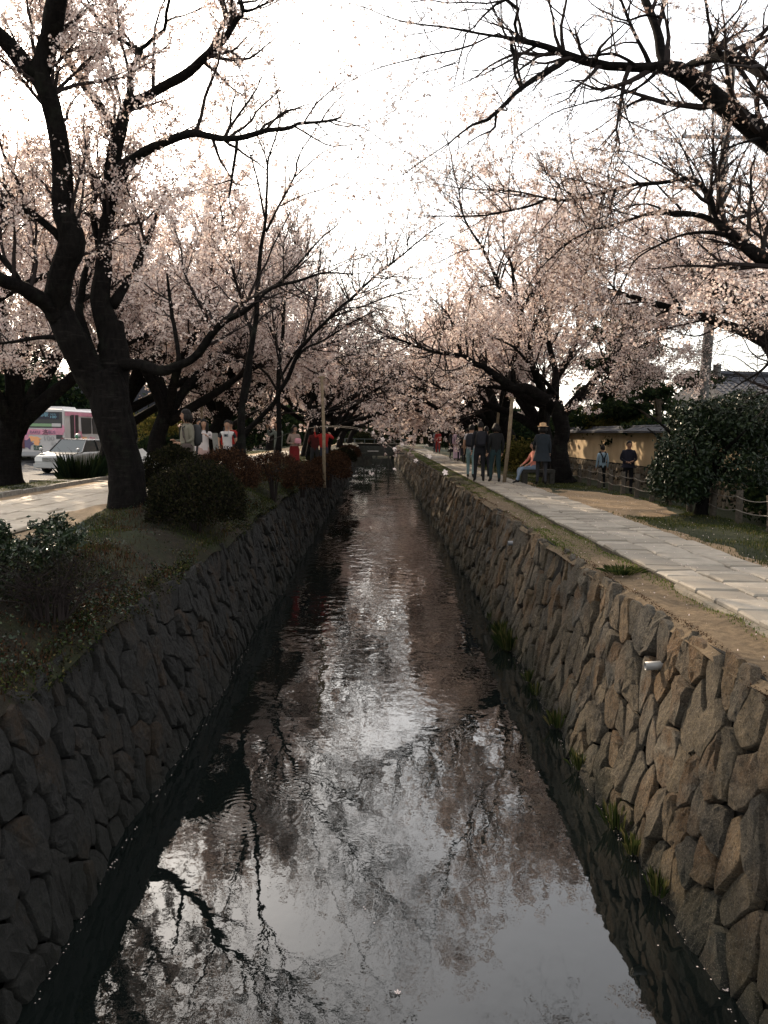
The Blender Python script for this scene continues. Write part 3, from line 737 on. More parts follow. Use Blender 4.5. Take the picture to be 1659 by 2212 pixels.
# --- great right tree
b6 = at(1212, 1040, 25.5); b6[2] = 1.76
t6 = [T([(1213, 1062, 25.5, 96), (1212, 1034, 25.5, 66), (1212, 993, 25.5, 44), (1209, 934, 25.5, 37), (1207, 895, 25.5, 37), (1204, 870, 25.5, 32)])]
L6 = [
 T([(1207, 890, 25.5, 30), (1190, 868, 25.3, 30), (1144, 843, 24.8, 28), (1105, 836, 24.4, 26), (1072, 813, 24.0, 20), (1046, 794, 23.7, 15), (1023, 784, 23.5, 14), (997, 767, 23.2, 10), (948, 761, 22.6, 8), (905, 751, 22.1, 6), (866, 735, 21.6, 5), (817, 715, 21.0, 4), (768, 686, 20.4, 3)]),
 T([(1205, 905, 25.5, 26), (1186, 884, 25.6, 24), (1144, 862, 25.8, 22), (1115, 845, 26, 16), (1060, 835, 26.4, 10), (1000, 830, 27, 5)]),
 T([(1206, 880, 25.5, 28), (1200, 836, 25.7, 20), (1200, 790, 25.9, 15), (1183, 738, 26.1, 13), (1183, 699, 26.3, 14), (1183, 673, 26.4, 13), (1203, 647, 26.5, 11), (1222, 614, 26.7, 12), (1229, 591, 26.8, 10), (1222, 568, 26.9, 8), (1239, 535, 27, 6), (1260, 480, 27.2, 4), (1270, 430, 27.3, 2.5)]),
 T([(1106, 838, 24.4, 18), (1110, 784, 24.4, 13), (1119, 738, 24.3, 12), (1123, 699, 24.3, 12), (1124, 669, 24.2, 11), (1095, 637, 24.0, 11), (1075, 607, 23.8, 9), (1056, 568, 23.5, 8), (1040, 535, 23.2, 6.5), (1004, 474, 22.6, 5), (991, 415, 22.2, 4), (978, 359, 21.9, 3), (968, 310, 21.6, 2.5), (942, 271, 21.4, 1.5)]),
 T([(1124, 676, 24.2, 10), (1150, 634, 24.4, 9), (1180, 591, 24.6, 8), (1196, 562, 24.7, 7), (1209, 535, 24.8, 5), (1230, 470, 25, 3)]),
 T([(1123, 680, 24.2, 7), (1114, 640, 24.2, 6), (1108, 601, 24.2, 7), (1101, 558, 24.2, 6), (1092, 535, 24.2, 4), (1085, 470, 24.2, 2)]),
 T([(1218, 905, 25.5, 26), (1226, 890, 25.4, 24), (1245, 864, 25.2, 22), (1278, 830, 24.9, 20), (1301, 797, 24.6, 17), (1324, 778, 24.4, 14), (1359, 759, 24.1, 9), (1406, 740, 23.8, 6), (1450, 728, 23.4, 3)]),
 T([(1306, 794, 24.6, 12), (1340, 750, 25, 10), (1359, 723, 25.2, 9), (1392, 688, 25.4, 9), (1444, 650, 25.6, 6), (1500, 620, 25.8, 3)]),
 T([(997, 767, 23.2, 7), (984, 722, 23.2, 6), (970, 680, 23.2, 5), (930, 640, 23, 3)]),
 T([(1185, 700, 26.3, 9), (1150, 640, 26.8, 7), (1140, 580, 27.2, 4)]),
 T([(1250, 862, 25.2, 12), (1300, 840, 24.2, 9), (1350, 815, 23.4, 7), (1400, 800, 22.8, 3)]),
 T([(1300, 800, 24.6, 10), (1340, 810, 23.8, 7), (1390, 790, 23.2, 3)]),
 T([(1222, 600, 26.7, 8), (1280, 570, 26.2, 6), (1340, 580, 25.6, 3)]),
 T([(1205, 860, 25.5, 12), (1160, 800, 24.5, 9), (1100, 745, 23.5, 6), (1040, 720, 22.6, 3)]),
]
cherry('great old cherry tree in full blossom behind the person in the straw hat', tuple(b6), t6, L6, 280, 2800, 9500, 90000, 3, .046, 46, roots=8, drop=lambda p: (p[:, 0] < 6.0) | (p[:, 2] > 4.25), l1=(1.0, 2.8), l2=(.5, 1.2), scat=.085, rough=.08)

# --- overhanging trees whose trunks stand outside the frame on the right
b7 = np.array([5.6, 6.2, 1.76]); tip = at(1659, 296, 7.4)
t7 = [resample([(5.6, 6.2, 1.6, .34), (5.55, 6.3, 2.4, .27), (5.3, 6.5, 3.6, .24), (4.9, 6.8, 4.9, .22)], 30)]
j7 = [(4.9, 6.8, 4.9, .22), (*at(1790, 395, 7.2), .125)]
def lead(start, cps): return np.vstack([resample(start + [(*traced(cps)[0, :3], traced(cps)[0, 3])], 16)[:-1], traced(cps, rng=RG)])
L7 = [
 lead(j7, [(1659, 300, 7.4, 52), (1607, 256, 7.4, 48), (1542, 212, 7.5, 46), (1493, 176, 7.5, 42), (1450, 150, 7.5, 36), (1411, 146, 7.5, 25), (1346, 141, 7.5, 21), (1280, 134, 7.4, 20), (1222, 119, 7.4, 18), (1166, 98, 7.3, 14), (1117, 87, 7.3, 12), (1096, 82, 7.3, 8), (1056, 78, 7.2, 6), (1010, 70, 7.2, 6), (958, 59, 7.1, 4.5), (886, 49, 7, 3.4), (837, 36, 6.9, 2.6), (788, 16, 6.8, 2), (739, 3, 6.7, 1.4)]),
 T([(1120, 90, 7.3, 11), (1118, 72, 7.3, 12), (1112, 50, 7.3, 8), (1122, 24, 7.2, 9), (1108, 3, 7.1, 8), (1092, -4, 7.1, 8), (1066, 12, 7, 6), (1040, 38, 7, 4.5), (1017, 66, 6.9, 3), (1000, 80, 6.9, 2)]),
 T([(1225, 124, 7.4, 17), (1208, 138, 7.4, 17), (1174, 157, 7.3, 15), (1125, 186, 7.2, 13), (1089, 226, 7.1, 10), (1056, 257, 7, 9), (1017, 271, 7, 6), (968, 310, 6.9, 3.2), (919, 343, 6.8, 2.4), (870, 378, 6.7, 1.4)]),
 T([(1072, 238, 7.1, 7), (1070, 262, 7.1, 6), (1064, 280, 7, 5), (1033, 294, 7, 3.4), (991, 322, 6.9, 1.6)]),
 T([(1104, 92, 7.3, 7), (1108, 110, 7.3, 11), (1115, 128, 7.3, 13), (1112, 157, 7.25, 6), (1124, 186, 7.2, 6)]),
 T([(1092, 84, 7.3, 6), (1088, 70, 7.3, 4), (1060, 78, 7.2, 4), (1001, 104, 7.2, 4.5), (919, 122, 7.1, 3.6), (854, 137, 7, 3), (805, 152, 6.9, 2.2), (743, 182, 6.8, 1.2)]),
 T([(1007, 76, 7.2, 4), (994, 122, 7.2, 3.2), (984, 170, 7.1, 2.4), (978, 204, 7, 1.4)]),
 T([(994, 134, 7.2, 2.6), (940, 150, 7.1, 2.2), (900, 160, 7, 1.5)]),
 T([(1450, 150, 7.5, 30), (1434, 131, 7.6, 25), (1427, 82, 7.7, 22), (1411, 39, 7.8, 20), (1396, 0, 7.9, 19), (1360, -90, 8.0, 14), (1330, -220, 8.1, 8)]),
 T([(1405, 144, 7.5, 14), (1378, 88, 7.5, 9), (1359, 42, 7.5, 8), (1342, 0, 7.5, 6), (1330, -60, 7.5, 4)]),
 T([(1434, 38, 7.7, 7), (1398, 32, 7.6, 6), (1360, 44, 7.5, 5)]),
 T([(1470, 165, 7.5, 22), (1487, 150, 7.3, 20), (1509, 141, 7.2, 20), (1574, 126, 6.9, 23), (1623, 139, 6.7, 22), (1662, 157, 6.5, 22), (1740, 170, 6.3, 18)]),
 T([(1562, 126, 6.9, 13), (1542, 82, 6.9, 9), (1529, 33, 6.9, 7), (1522, -10, 6.9, 6), (1500, -80, 6.9, 4)]),
 T([(1420, 152, 7.5, 12), (1405, 168, 7.4, 9), (1378, 190, 7.3, 6), (1329, 209, 7.2, 4), (1264, 223, 7.1, 3.6), (1199, 243, 7, 3), (1150, 275, 6.9, 2.2), (1117, 296, 6.9, 1.5)]),
 T([(1372, 140, 7.4, 8), (1330, 120, 7.4, 7), (1290, 121, 7.3, 6), (1260, 124, 7.3, 4)]),
 T([(1378, 190, 7.3, 4), (1340, 240, 7.2, 3), (1280, 285, 7.1, 2.2), (1220, 315, 7, 1.4)]),
 T([(1540, 84, 6.9, 6), (1570, 50, 6.7, 5), (1605, 10, 6.6, 4), (1640, -30, 6.5, 3)]),
 T([(1640, 300, 7.3, 10), (1600, 310, 7, 5), (1540, 330, 6.8, 3.4), (1480, 350, 6.6, 2)]),
]
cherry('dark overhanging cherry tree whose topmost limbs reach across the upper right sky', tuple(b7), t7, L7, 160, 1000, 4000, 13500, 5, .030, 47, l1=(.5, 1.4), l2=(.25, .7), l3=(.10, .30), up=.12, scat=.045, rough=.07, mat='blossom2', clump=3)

b8 = np.array([6.0, 9.0, 1.76])
t8 = [resample([(6.0, 9.0, 1.6, .30), (6.0, 9.1, 2.6, .25), (5.9, 9.3, 3.6, .20)], 26)]
j8 = [(5.9, 9.3, 3.55, .20), (*at(1800, 660, 9.8), .12)]
L8 = [
 lead(j8, [(1659, 563, 10, 34), (1629, 543, 10, 32), (1588, 512, 10.1, 27), (1553, 489, 10.2, 22), (1537, 470, 10.3, 18), (1531, 434, 10.4, 19), (1520, 405, 10.5, 13), (1503, 387, 10.5, 9), (1466, 388, 10.5, 9), (1419, 395, 10.5, 9), (1370, 399, 10.5, 9), (1316, 413, 10.4, 8), (1261, 429, 10.3, 7.5), (1207, 430, 10.2, 6.5), (1180, 426, 10.2, 5.5), (1115, 413, 10.1, 4.2), (1050, 410, 10, 3.4), (1001, 407, 9.9, 2.6), (930, 394, 9.8, 1.4)]),
 T([(1183, 427, 10.2, 6), (1148, 444, 10.2, 6), (1082, 458, 10.1, 5), (1033, 466, 10, 4), (968, 467, 9.9, 3), (913, 466, 9.8, 1.6)]),
 T([(1540, 476, 10.3, 16), (1507, 463, 10.3, 13), (1466, 461, 10.2, 16), (1438, 458, 10.2, 14), (1398, 463, 10.1, 9), (1359, 474, 10, 7), (1316, 489, 9.9, 6), (1261, 504, 9.8, 5), (1207, 541, 9.7, 4), (1160, 590, 9.6, 2.4), (1130, 640, 9.5, 1.4)]),
 T([(1566, 508, 10.1, 13), (1528, 503, 10.1, 9), (1479, 508, 10, 6), (1438, 522, 9.9, 5), (1398, 543, 9.8, 4), (1370, 564, 9.7, 3.4), (1343, 614, 9.6, 3), (1316, 661, 9.5, 2.4), (1275, 737, 9.4, 1.8), (1221, 797, 9.3, 1.2)]),
 T([(1470, 452, 10.2, 6), (1440, 420, 10.3, 5), (1415, 395, 10.5, 4)]),
 T([(1524, 410, 10.5, 6), (1500, 360, 10.6, 4.5), (1470, 315, 10.7, 3), (1440, 280, 10.8, 2)]),
 T([(1562, 492, 10.2, 5), (1590, 450, 10.4, 4), (1600, 400, 10.5, 3), (1590, 350, 10.6, 2)]),
 T([(1650, 555, 10, 5), (1640, 480, 10, 4), (1618, 400, 10, 3), (1596, 350, 10, 1.6)]),
 T([(1440, 460, 10.2, 6), (1400, 440, 10.3, 4.5), (1340, 450, 10.4, 3.4), (1280, 480, 10.5, 2)]),
]
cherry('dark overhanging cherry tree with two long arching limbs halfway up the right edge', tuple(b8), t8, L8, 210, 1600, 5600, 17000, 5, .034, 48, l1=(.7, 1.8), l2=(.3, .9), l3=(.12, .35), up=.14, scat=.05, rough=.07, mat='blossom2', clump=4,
       drop=lambda p: p[:, 2] > 4.4)

b9 = np.array([6.9, 11.8, 1.33])
t9 = [resample([(6.9, 11.8, 1.3, .24), (6.9, 11.9, 2.6, .18), (6.85, 12.1, 4.2, .14)], 24)]
L9 = [
 lead([(6.86, 12.05, 4.1, .12), (*at(1720, 610, 12.4), .05)], [(1659, 627, 12.6, 9), (1632, 643, 12.6, 8), (1588, 661, 12.7, 7), (1534, 685, 12.8, 5.5), (1479, 701, 12.9, 4), (1411, 716, 13, 2)]),
 lead([(6.86, 12.0, 3.9, .10), (*at(1720, 670, 11.4), .03)], [(1659, 682, 11.4, 5), (1620, 700, 11.4, 4), (1583, 723, 11.4, 3), (1500, 760, 11.5, 1.4)]),
 lead([(6.88, 11.9, 3.0, .10), (*at(1720, 760, 10.2), .03)], [(1659, 786, 10, 7), (1640, 805, 10, 6), (1602, 827, 10, 4), (1580, 842, 10, 1.6)]),
 resample([(6.85, 12.1, 4.1, .13), (6.7, 12.3, 5.4, .09), (6.2, 12.8, 6.4, .05), (5.4, 13.2, 6.9, .02)], 20),
 resample([(6.85, 12.1, 4.0, .10), (7.4, 12.8, 5.2, .08), (7.8, 13.6, 6.3, .04)], 20),
]
cherry('cherry tree at the right edge with blossom hanging over the glossy round bush', tuple(b9), t9, L9, 100, 800, 3000, 15000, 3, .040, 49, l1=(.6, 1.6), l2=(.4, 1.0), up=.10, scat=.07, drop=lambda p: p[:, 2] > 4.75)

# --- generic cherry trees of the two rows
def row_tree(label, x, y, h, lean, seed, nf, n3, size, group=None, kind=1, r=.30, spread=3.6, z=1.78, nl=6, drop=None, fork0=None):
    rng = np.random.RandomState(seed); fork = fork0 or rng.uniform(1.6, 2.3)
    top = np.array((x + lean * .35, y, z + fork))
    tr = [resample([(x, y, z - .15, r * 1.5), (x + .03, y, z + .25, r * 1.05), (x + lean * .12, y, z + fork * .55, r * .9), (*top, r * .85)], 22)]
    lb = []
    for k in range(nl):
        a = k * 2 * math.pi / nl + rng.uniform(-.4, .4); sp = spread * rng.uniform(.75, 1.15); hh = (h - fork) * rng.uniform(.55, 1.0)
        if k == 0: a = 0 if lean > 0 else math.pi; sp *= 1.25; hh *= .6
        dx, dy = math.cos(a) * sp + lean * .5, math.sin(a) * sp
        b = top + (0, 0, -rng.uniform(0, .5)); w_ = rng.uniform(-.5, .5, 3)
        lb.append(resample([(*b, r * .62), (*(b + (dx * .25, dy * .25, hh * .33)), r * .45), (*(b + (dx * .58 + w_[0], dy * .58 + w_[1], hh * .68)), r * .27), (*(b + (dx, dy, hh)), r * .07)], 26))
    return cherry(label, (x, y, z), tr, lb, 90, 800, n3, nf, kind, size, seed, group, l1=(1.3, 3.0), l2=(.6, 1.5), l3=(.25, .6), scat=.12, rough=.08, up=.22, drop=drop)

GL, GR = 'cherry trees lining the left bank', 'cherry trees lining the right bank'
RL = 'left bank cherry tree beyond the propping post, '
RRt = 'right bank cherry tree behind the distant walkers, '
ORD = ['nearest of its row', 'second nearest of its row', 'third nearest of its row', 'fourth nearest of its row', 'fifth nearest of its row', 'sixth nearest of its row', 'farthest of its row']
row_tree('dark cherry trunk standing beyond the road verge at the far left edge', -10.3, 22.5, 7.5, 1.2, 60, 36000, 2500, .06, GL, 3, r=.42)
row_tree('cherry tree with a thick dark trunk just right of the forked tree base', xat(318, 25), 25.5, 8.0, 1.5, 61, 38000, 2500, .06, GL, 3, r=.27)
row_tree('dark cherry trunk between the bus and the forked tree', xat(228, 29), 29, 7.5, 1.0, 62, 24000, 2000, .07, GL, 1, r=.30)
row_tree('cherry tree directly behind the girl in the white top', xat(450, 30), 30, 8.2, 1.6, 63, 26000, 2200, .07, GL, 1, r=.32)
row_tree('cherry tree arching low beside the standing backpackers on the right bank', 5.6, 33, 7.0, -1.8, 64, 30000, 2500, .07, GR, 1, r=.36)
row_tree('cherry tree in deep shade behind the row of standing people', 6.0, 28.5, 6.4, -.8, 65, 20000, 2000, .065, GR, 1, r=.30)
row_tree('cherry tree whose dense pink crown fills the right edge above the garden wall', 10.9, 21.5, 7.6, -1.6, 67, 48000, 3500, .055, 'cherry trees near the garden wall', 3, r=.28, spread=3.2, z=1.3, fork0=4.5, drop=lambda p: p[:, 2] > 6.1 + .1 * (p[:, 0] - 9) * (p[:, 0] > 9))
row_tree('cherry tree at the road side whose crown fills the left edge of the view', -12.6, 19.0, 9.4, 2.6, 69, 60000, 4000, .055, GL, 3, r=.34, spread=4.2)
row_tree('cherry tree between paving and road behind the upper limbs of the forked tree', -8.9, 27.0, 9.6, 1.4, 59, 50000, 3000, .06, GL, 3, r=.28, spread=4.2)
for k, y in enumerate((40, 47, 55, 64, 74, 86, 100)):
    row_tree(RL + ORD[k], -3.5 - .5 * (k % 2), y, 8.0 - .02 * y, 1.7, 70 + k, 20000 if y < 60 else 14000, 900 if y < 60 else 0, .075 + y * .0011, GL, spread=4.0)
for k, y in enumerate((40, 47, 56, 66, 78, 92)):
    row_tree(RRt + ORD[k], 5.6 + .4 * (k % 2), y, 7.2 - .02 * y, -1.9, 80 + k, 20000 if y < 60 else 14000, 900 if y < 60 else 0, .075 + y * .0011, GR, spread=4.0)
for k, (x, y) in enumerate(((-9, 38), (-9.5, 50), (-8.5, 64))):
    row_tree('cherry tree between the paving and the road, ' + ['nearest of three', 'middle of three', 'farthest of three'][k], x, y, 8.5, .8, 90 + k, 18000, 600, .09, 'cherry trees beside the road', spread=4.4)

# ------------------------------------------------------------------ leafy plants
def leaf_cloud(mb, centres, n, rad, size, rng, aspect=.5, kind=1, flat=1.0):
    """n leaves scattered in little clumps about the centres"""
    idx = rng.randint(0, len(centres), n); c = centres[idx] + rng.normal(size=(n, 3)) * rad * np.array([1, 1, flat])
    nr = rng.normal(size=(n, 3)); nr[:, 2] += .5; nr /= np.linalg.norm(nr, axis=1, keepdims=True)
    q = rng.normal(size=(n, 3)); U = np.cross(nr, q); U /= np.linalg.norm(U, axis=1, keepdims=True); W = np.cross(nr, U)
    s = (size * rng.uniform(.6, 1.3, n))[:, None]
    V = np.stack([c - U * s, c + W * s * aspect + nr * s * .15, c + U * s, c - W * s * aspect + nr * s * .15], 1).reshape(-1, 3)
    mb.add(V, (np.arange(n)[:, None] * 4 + np.arange(4)[None]))

def dome_points(r, n, rng, shell=.72, lump=.10, lo=-.25):
    d = rng.normal(size=(n, 3)); d /= np.linalg.norm(d, axis=1, keepdims=True)
    d = d[d[:, 2] > lo]; rr = shell + (1 - shell) * rng.uniform(0, 1, len(d)) ** .5
    rr = rr * (1 + lump * vnoise(d * 3.0, 5))
    return d * rr[:, None] * np.array(r)

def clipped_bush(label, c, r, n, mat, seed, size=.035, group='clipped bushes along the left bank', stems=8, under=.35):
    """rounded clipped azalea: woody stems and a dense outer skin of fine twigs and leaves"""
    rng = np.random.RandomState(seed); x, y = c; z = float(zL(x, y) if x < 0 else zR(x, y))
    root = empty('clipped_bush', (x, y, z)); tag(root, label, 'bush', group)
    mb = MB(); zc = r[2] * under
    for k in range(stems):
        a = rng.uniform(0, 6.28); e = rng.uniform(.2, .75)
        p = np.array([(0.05 * math.cos(a), .05 * math.sin(a), -.05), (r[0] * e * .4 * math.cos(a), r[1] * e * .4 * math.sin(a), zc * .9), (r[0] * e * math.cos(a), r[1] * e * math.sin(a), zc + r[2] * .5)])
        q = resample(np.column_stack([p, [.022, .016, .007]]), 7); v, f = tubes(q[None, :, :3], q[None, :, 3], 5); mb.add(v, f)
    mb.build('stem', M['twig'], root)
    pts = dome_points(r, n, rng); pts[:, 2] += zc
    d = pts / np.linalg.norm(pts, axis=1, keepdims=True)
    st = pts[::5]; dd = d[::5]; L = rng.uniform(.05, .11, len(st))[:, None]
    P = np.stack([st - dd * L, st, st + (dd + rng.normal(size=st.shape) * .5) * L * .6], 1); R = np.broadcast_to(np.array([.004, .003, .0015]), P.shape[:2])
    mb = MB(); v, f = tubes(P, R, 3); mb.add(v, f); tag(mb.build('twigs', M['twig'], root), kind='stuff')
    mb = MB(); leaf_cloud(mb, pts, n, .03, size, rng); tag(mb.build('foliage', M[mat], root), kind='stuff')
    return root

def bx(px, d, py=1000): return (xat(px, d, py), d)
clipped_bush('large dark round clipped bush right of the massive forked tree', bx(424, 12.4, 1090), (.74, .85, .72), 15000, 'hedge', 101, .026, under=.5)
clipped_bush('reddish brown domed clipped bush in front of the boy in white', bx(487, 16.2), (.66, .75, .62), 9000, 'hedge_red', 102, .026, under=.6)
clipped_bush('see-through twiggy clipped bush on bare stems behind the reddish dome', bx(592, 19.2), (.70, .8, .55), 7000, 'hedge_red', 103, .024, under=1.1)
clipped_bush('low brown clipped bush left of the propping post', bx(655, 22.0), (.55, .7, .55), 5500, 'hedge_red', 104, .028, under=.7)
clipped_bush('brown clipped bush right of the propping post', bx(712, 26.5), (.70, .9, .62), 5500, 'hedge_red', 105, .032, under=.7)
for k, (px, d) in enumerate(((700, 31), (724, 36.5), (742, 43), (755, 49))):
    clipped_bush(['small clipped bush behind the one right of the propping post', 'small reddish clipped bush in the middle of the far bank row', 'small clipped bush near the far end of the left bank row', 'farthest small reddish bush of the left bank row'][k], bx(px, d), (.7, .9, .6), 3500, 'hedge_red' if k % 2 else 'hedge', 106 + k, .04, under=.6)
clipped_bush('dark clipped bush hidden behind the large dark one', bx(375, 15.0), (.6, .6, .62), 6000, 'hedge', 115, .03, under=.5)
clipped_bush('green clipped hedge mass left of the woman in the long coat', bx(385, 27), (1.1, .9, .75), 9000, 'leaf_dark', 116, .05, group='clipped bushes further back', under=.7)

# --- evergreen round bush on the right, a small tree clipped to a ball
def camellia():
    rng = np.random.RandomState(120); x, y = 6.08, 15.2; z = 1.76
    root = empty('camellia_tree', (x, y, z)); tag(root, 'large glossy dark green round bush on a short trunk in front of the rope fence', 'bush')
    mb = MB(); limb_mesh(mb, resample([(0, 0, -.1, .22), (0, 0, .1, .13), (.03, 0, .4, .11), (.05, .05, .8, .10)], 14), 12, .1, 3)
    mb.build('trunk', M['bark'], root, True); mb = MB()
    for k in range(9):
        a = k * .7; L = rng.uniform(.7, 1.2)
        limb_mesh(mb, resample([(.05, .03, .55, .07), (.5 * L * math.cos(a), .5 * L * math.sin(a), 1.0 + .2 * (k % 3), .04), (1.1 * L * math.cos(a), 1.1 * L * math.sin(a), 1.4 + .25 * (k % 3), .012)], 12), 6, .1, k)
    tag(mb.build('limbs', M['bark'], root, True), kind='stuff')
    lobes = [((.1, 0, 1.42), (.82, .95, .85)), ((-.45, -.2, 1.20), (.48, .6, .62)), ((.85, 0, 1.45), (.8, .8, .8)), ((.45, -.3, 2.05), (.65, .7, .45)), ((-.1, .1, 1.95), (.5, .6, .40)), ((.9, .3, 2.0), (.7, .7, .6)), ((-.5, -.1, .75), (.5, .6, .42))]
    P = []
    for c, r in lobes:
        q = dome_points(r, 5200, rng, .78, .22, -.9) + np.array(c) * (1, 1, .90); P.append(q)
    P = np.concatenate(P); mb = MB(); leaf_cloud(mb, P, 30000, .05, .042, rng, .48)
    tag(mb.build('foliage', M['camellia'], root), kind='stuff')
camellia()

# --- leafy shrub and bare shrub in the left foreground
def fore_shrub():
    rng = np.random.RandomState(130); x, y = -3.08, 6.9; z = 1.76
    root = empty('evergreen_shrub', (x, y, z)); tag(root, 'glossy leaved evergreen shrub at the left edge of the near bank', 'shrub')
    st = []; mb = MB()
    for k in range(34):
        a = rng.uniform(0, 6.28); L = rng.uniform(.15, .75); h = rng.uniform(.28, .62)
        q = resample([(.1 * math.cos(a), .1 * math.sin(a), -.05, .012), (L * .5 * math.cos(a), L * .5 * math.sin(a), h * .5, .008), (L * math.cos(a), L * math.sin(a), h, .004)], 14)
        st.append(q)
    st = np.array(st); v, f = tubes(st[:, :, :3], st[:, :, 3], 5); mb.add(v, f)
    B = sprout(st, 130, (.08, .20), .7, .3, 6, .004, .3, rng); v, f = tubes(B[:, :, :3], B[:, :, 3], 4); mb.add(v, f)
    tag(mb.build('stem', M['twig'], root), kind='stuff')
    pts = np.concatenate([st[:, 6:, :3].reshape(-1, 3), B[:, 1:, :3].reshape(-1, 3), B[:, 3:, :3].reshape(-1, 3)])
    mb = MB(); leaf_cloud(mb, pts, 9000, .03, .026, rng, .45); tag(mb.build('foliage', M['camellia'], root), kind='stuff')
    x = -2.62
    root = empty('bare_shrub', (x, 6.5, 1.76)); tag(root, 'tangled bare twiggy shrub beside the glossy leaved one near the wall edge', 'shrub'); st = []
    for k in range(50):
        a = rng.uniform(0, 6.28); L = rng.uniform(.15, .6); h = rng.uniform(.15, .45)
        st.append(resample([(.12 * math.cos(a), .12 * math.sin(a), -.05, .008), (L * .5 * math.cos(a), L * .5 * math.sin(a), h * .6, .005), (L * math.cos(a), L * math.sin(a), h, .003)], 10))
    st = np.array(st); B = sprout(st, 340, (.15, .4), .7, .25, 6, .0035, .2, rng, wander=.3); C = sprout(B, 1200, (.06, .2), .7, .2, 4, .002, .2, rng, wander=.3); mb = MB()
    for q, n in ((st, 5), (B, 4), (C, 3)): v, f = tubes(q[:, :, :3], q[:, :, 3], n); mb.add(v, f)
    tag(mb.build('twigs', M['twig'], root), kind='stuff')
    mb = MB(); leaf_cloud(mb, C[:, 1:, :3].reshape(-1, 3), 1500, .02, .014, rng); tag(mb.build('foliage', M['hedge'], root), kind='stuff')
fore_shrub()

# --- grass, weeds, litter of leaves and pebbles
def blades(mb, xy, zf, h, rng, wd=.006):
    n = len(xy); a = rng.uniform(0, 6.28, n); ln = rng.uniform(.1, .7, n) * h; hh = h * rng.uniform(.5, 1.3, n)
    z = zf(xy[:, 0], xy[:, 1]) - .01; b = np.column_stack([xy, z]); u = np.column_stack([np.cos(a), np.sin(a), 0 * a])
    w_ = np.column_stack([-np.sin(a), np.cos(a), 0 * a]) * (wd * rng.uniform(.7, 1.5, n))[:, None]
    tip_ = b + u * ln[:, None] + np.array([0, 0, 1]) * hh[:, None]
    mb.add(np.stack([b - w_, b + w_, tip_], 1).reshape(-1, 3), np.arange(n * 3).reshape(-1, 3))

def grass(name, n, box, zf, h, seed, dens, mat='grass', wd=.006, kind='stuff'):
    rng = np.random.RandomState(seed); xy = np.column_stack([rng.uniform(box[0], box[1], n), rng.uniform(box[2] ** .5, box[3] ** .5, n) ** 2])
    xy = xy[dens(xy, rng)]; mb = MB(); blades(mb, xy, zf, h, rng, wd); return tag(mb.build(name, M[mat]), kind=kind)
def n2(xy, s, sd): return vnoise(np.column_stack([xy * s, 0 * xy[:, :1]]), sd)
grass('grass', 90000, (-4.45, LT - .02, 8, 60), zL, .045, 140, lambda q, r: n2(q, 1.6, 3) + .25 * r.normal(size=len(q)) > .05 - .5 * (q[:, 1] > 16))
grass('grass', 60000, (-11, -7.95, 12, 60), zL, .05, 141, lambda q, r: n2(q, 1.2, 4) + .3 * r.normal(size=len(q)) > -.35)
def right_d(q, r):
    worn = ((q[:, 0] - 5.2) ** 2 + ((q[:, 1] - 18.6) * .27) ** 2) < 1.05 + .3 * n2(q, 2.0, 8)
    return (~worn) & (n2(q, 1.0, 6) + .3 * r.normal(size=len(q)) + .5 * (q[:, 0] - 4.9) > -.1)
grass('grass', 95000, (4.42, 6.5, 8, 50), zR, .05, 142, right_d)
grass('grass', 50000, (RT, 2.98, 4, 80), zR, .028, 143, lambda q, r: n2(q, 1.3, 7) + .25 * r.normal(size=len(q)) + .04 * (q[:, 1] - 16) + 1.0 * (q[:, 0] > 2.84) > .35, 'moss')
grass('litter', 22000, (RT, 2.98, 3.2, 25), zR, .010, 144, lambda q, r: q[:, 0] > 0, 'joint' if False else 'hedge_red', .006)
grass('litter', 16000, (-4.3, LT - .05, 3.5, 18), zL, .014, 145, lambda q, r: q[:, 0] < 0, 'hedge_red', .008)

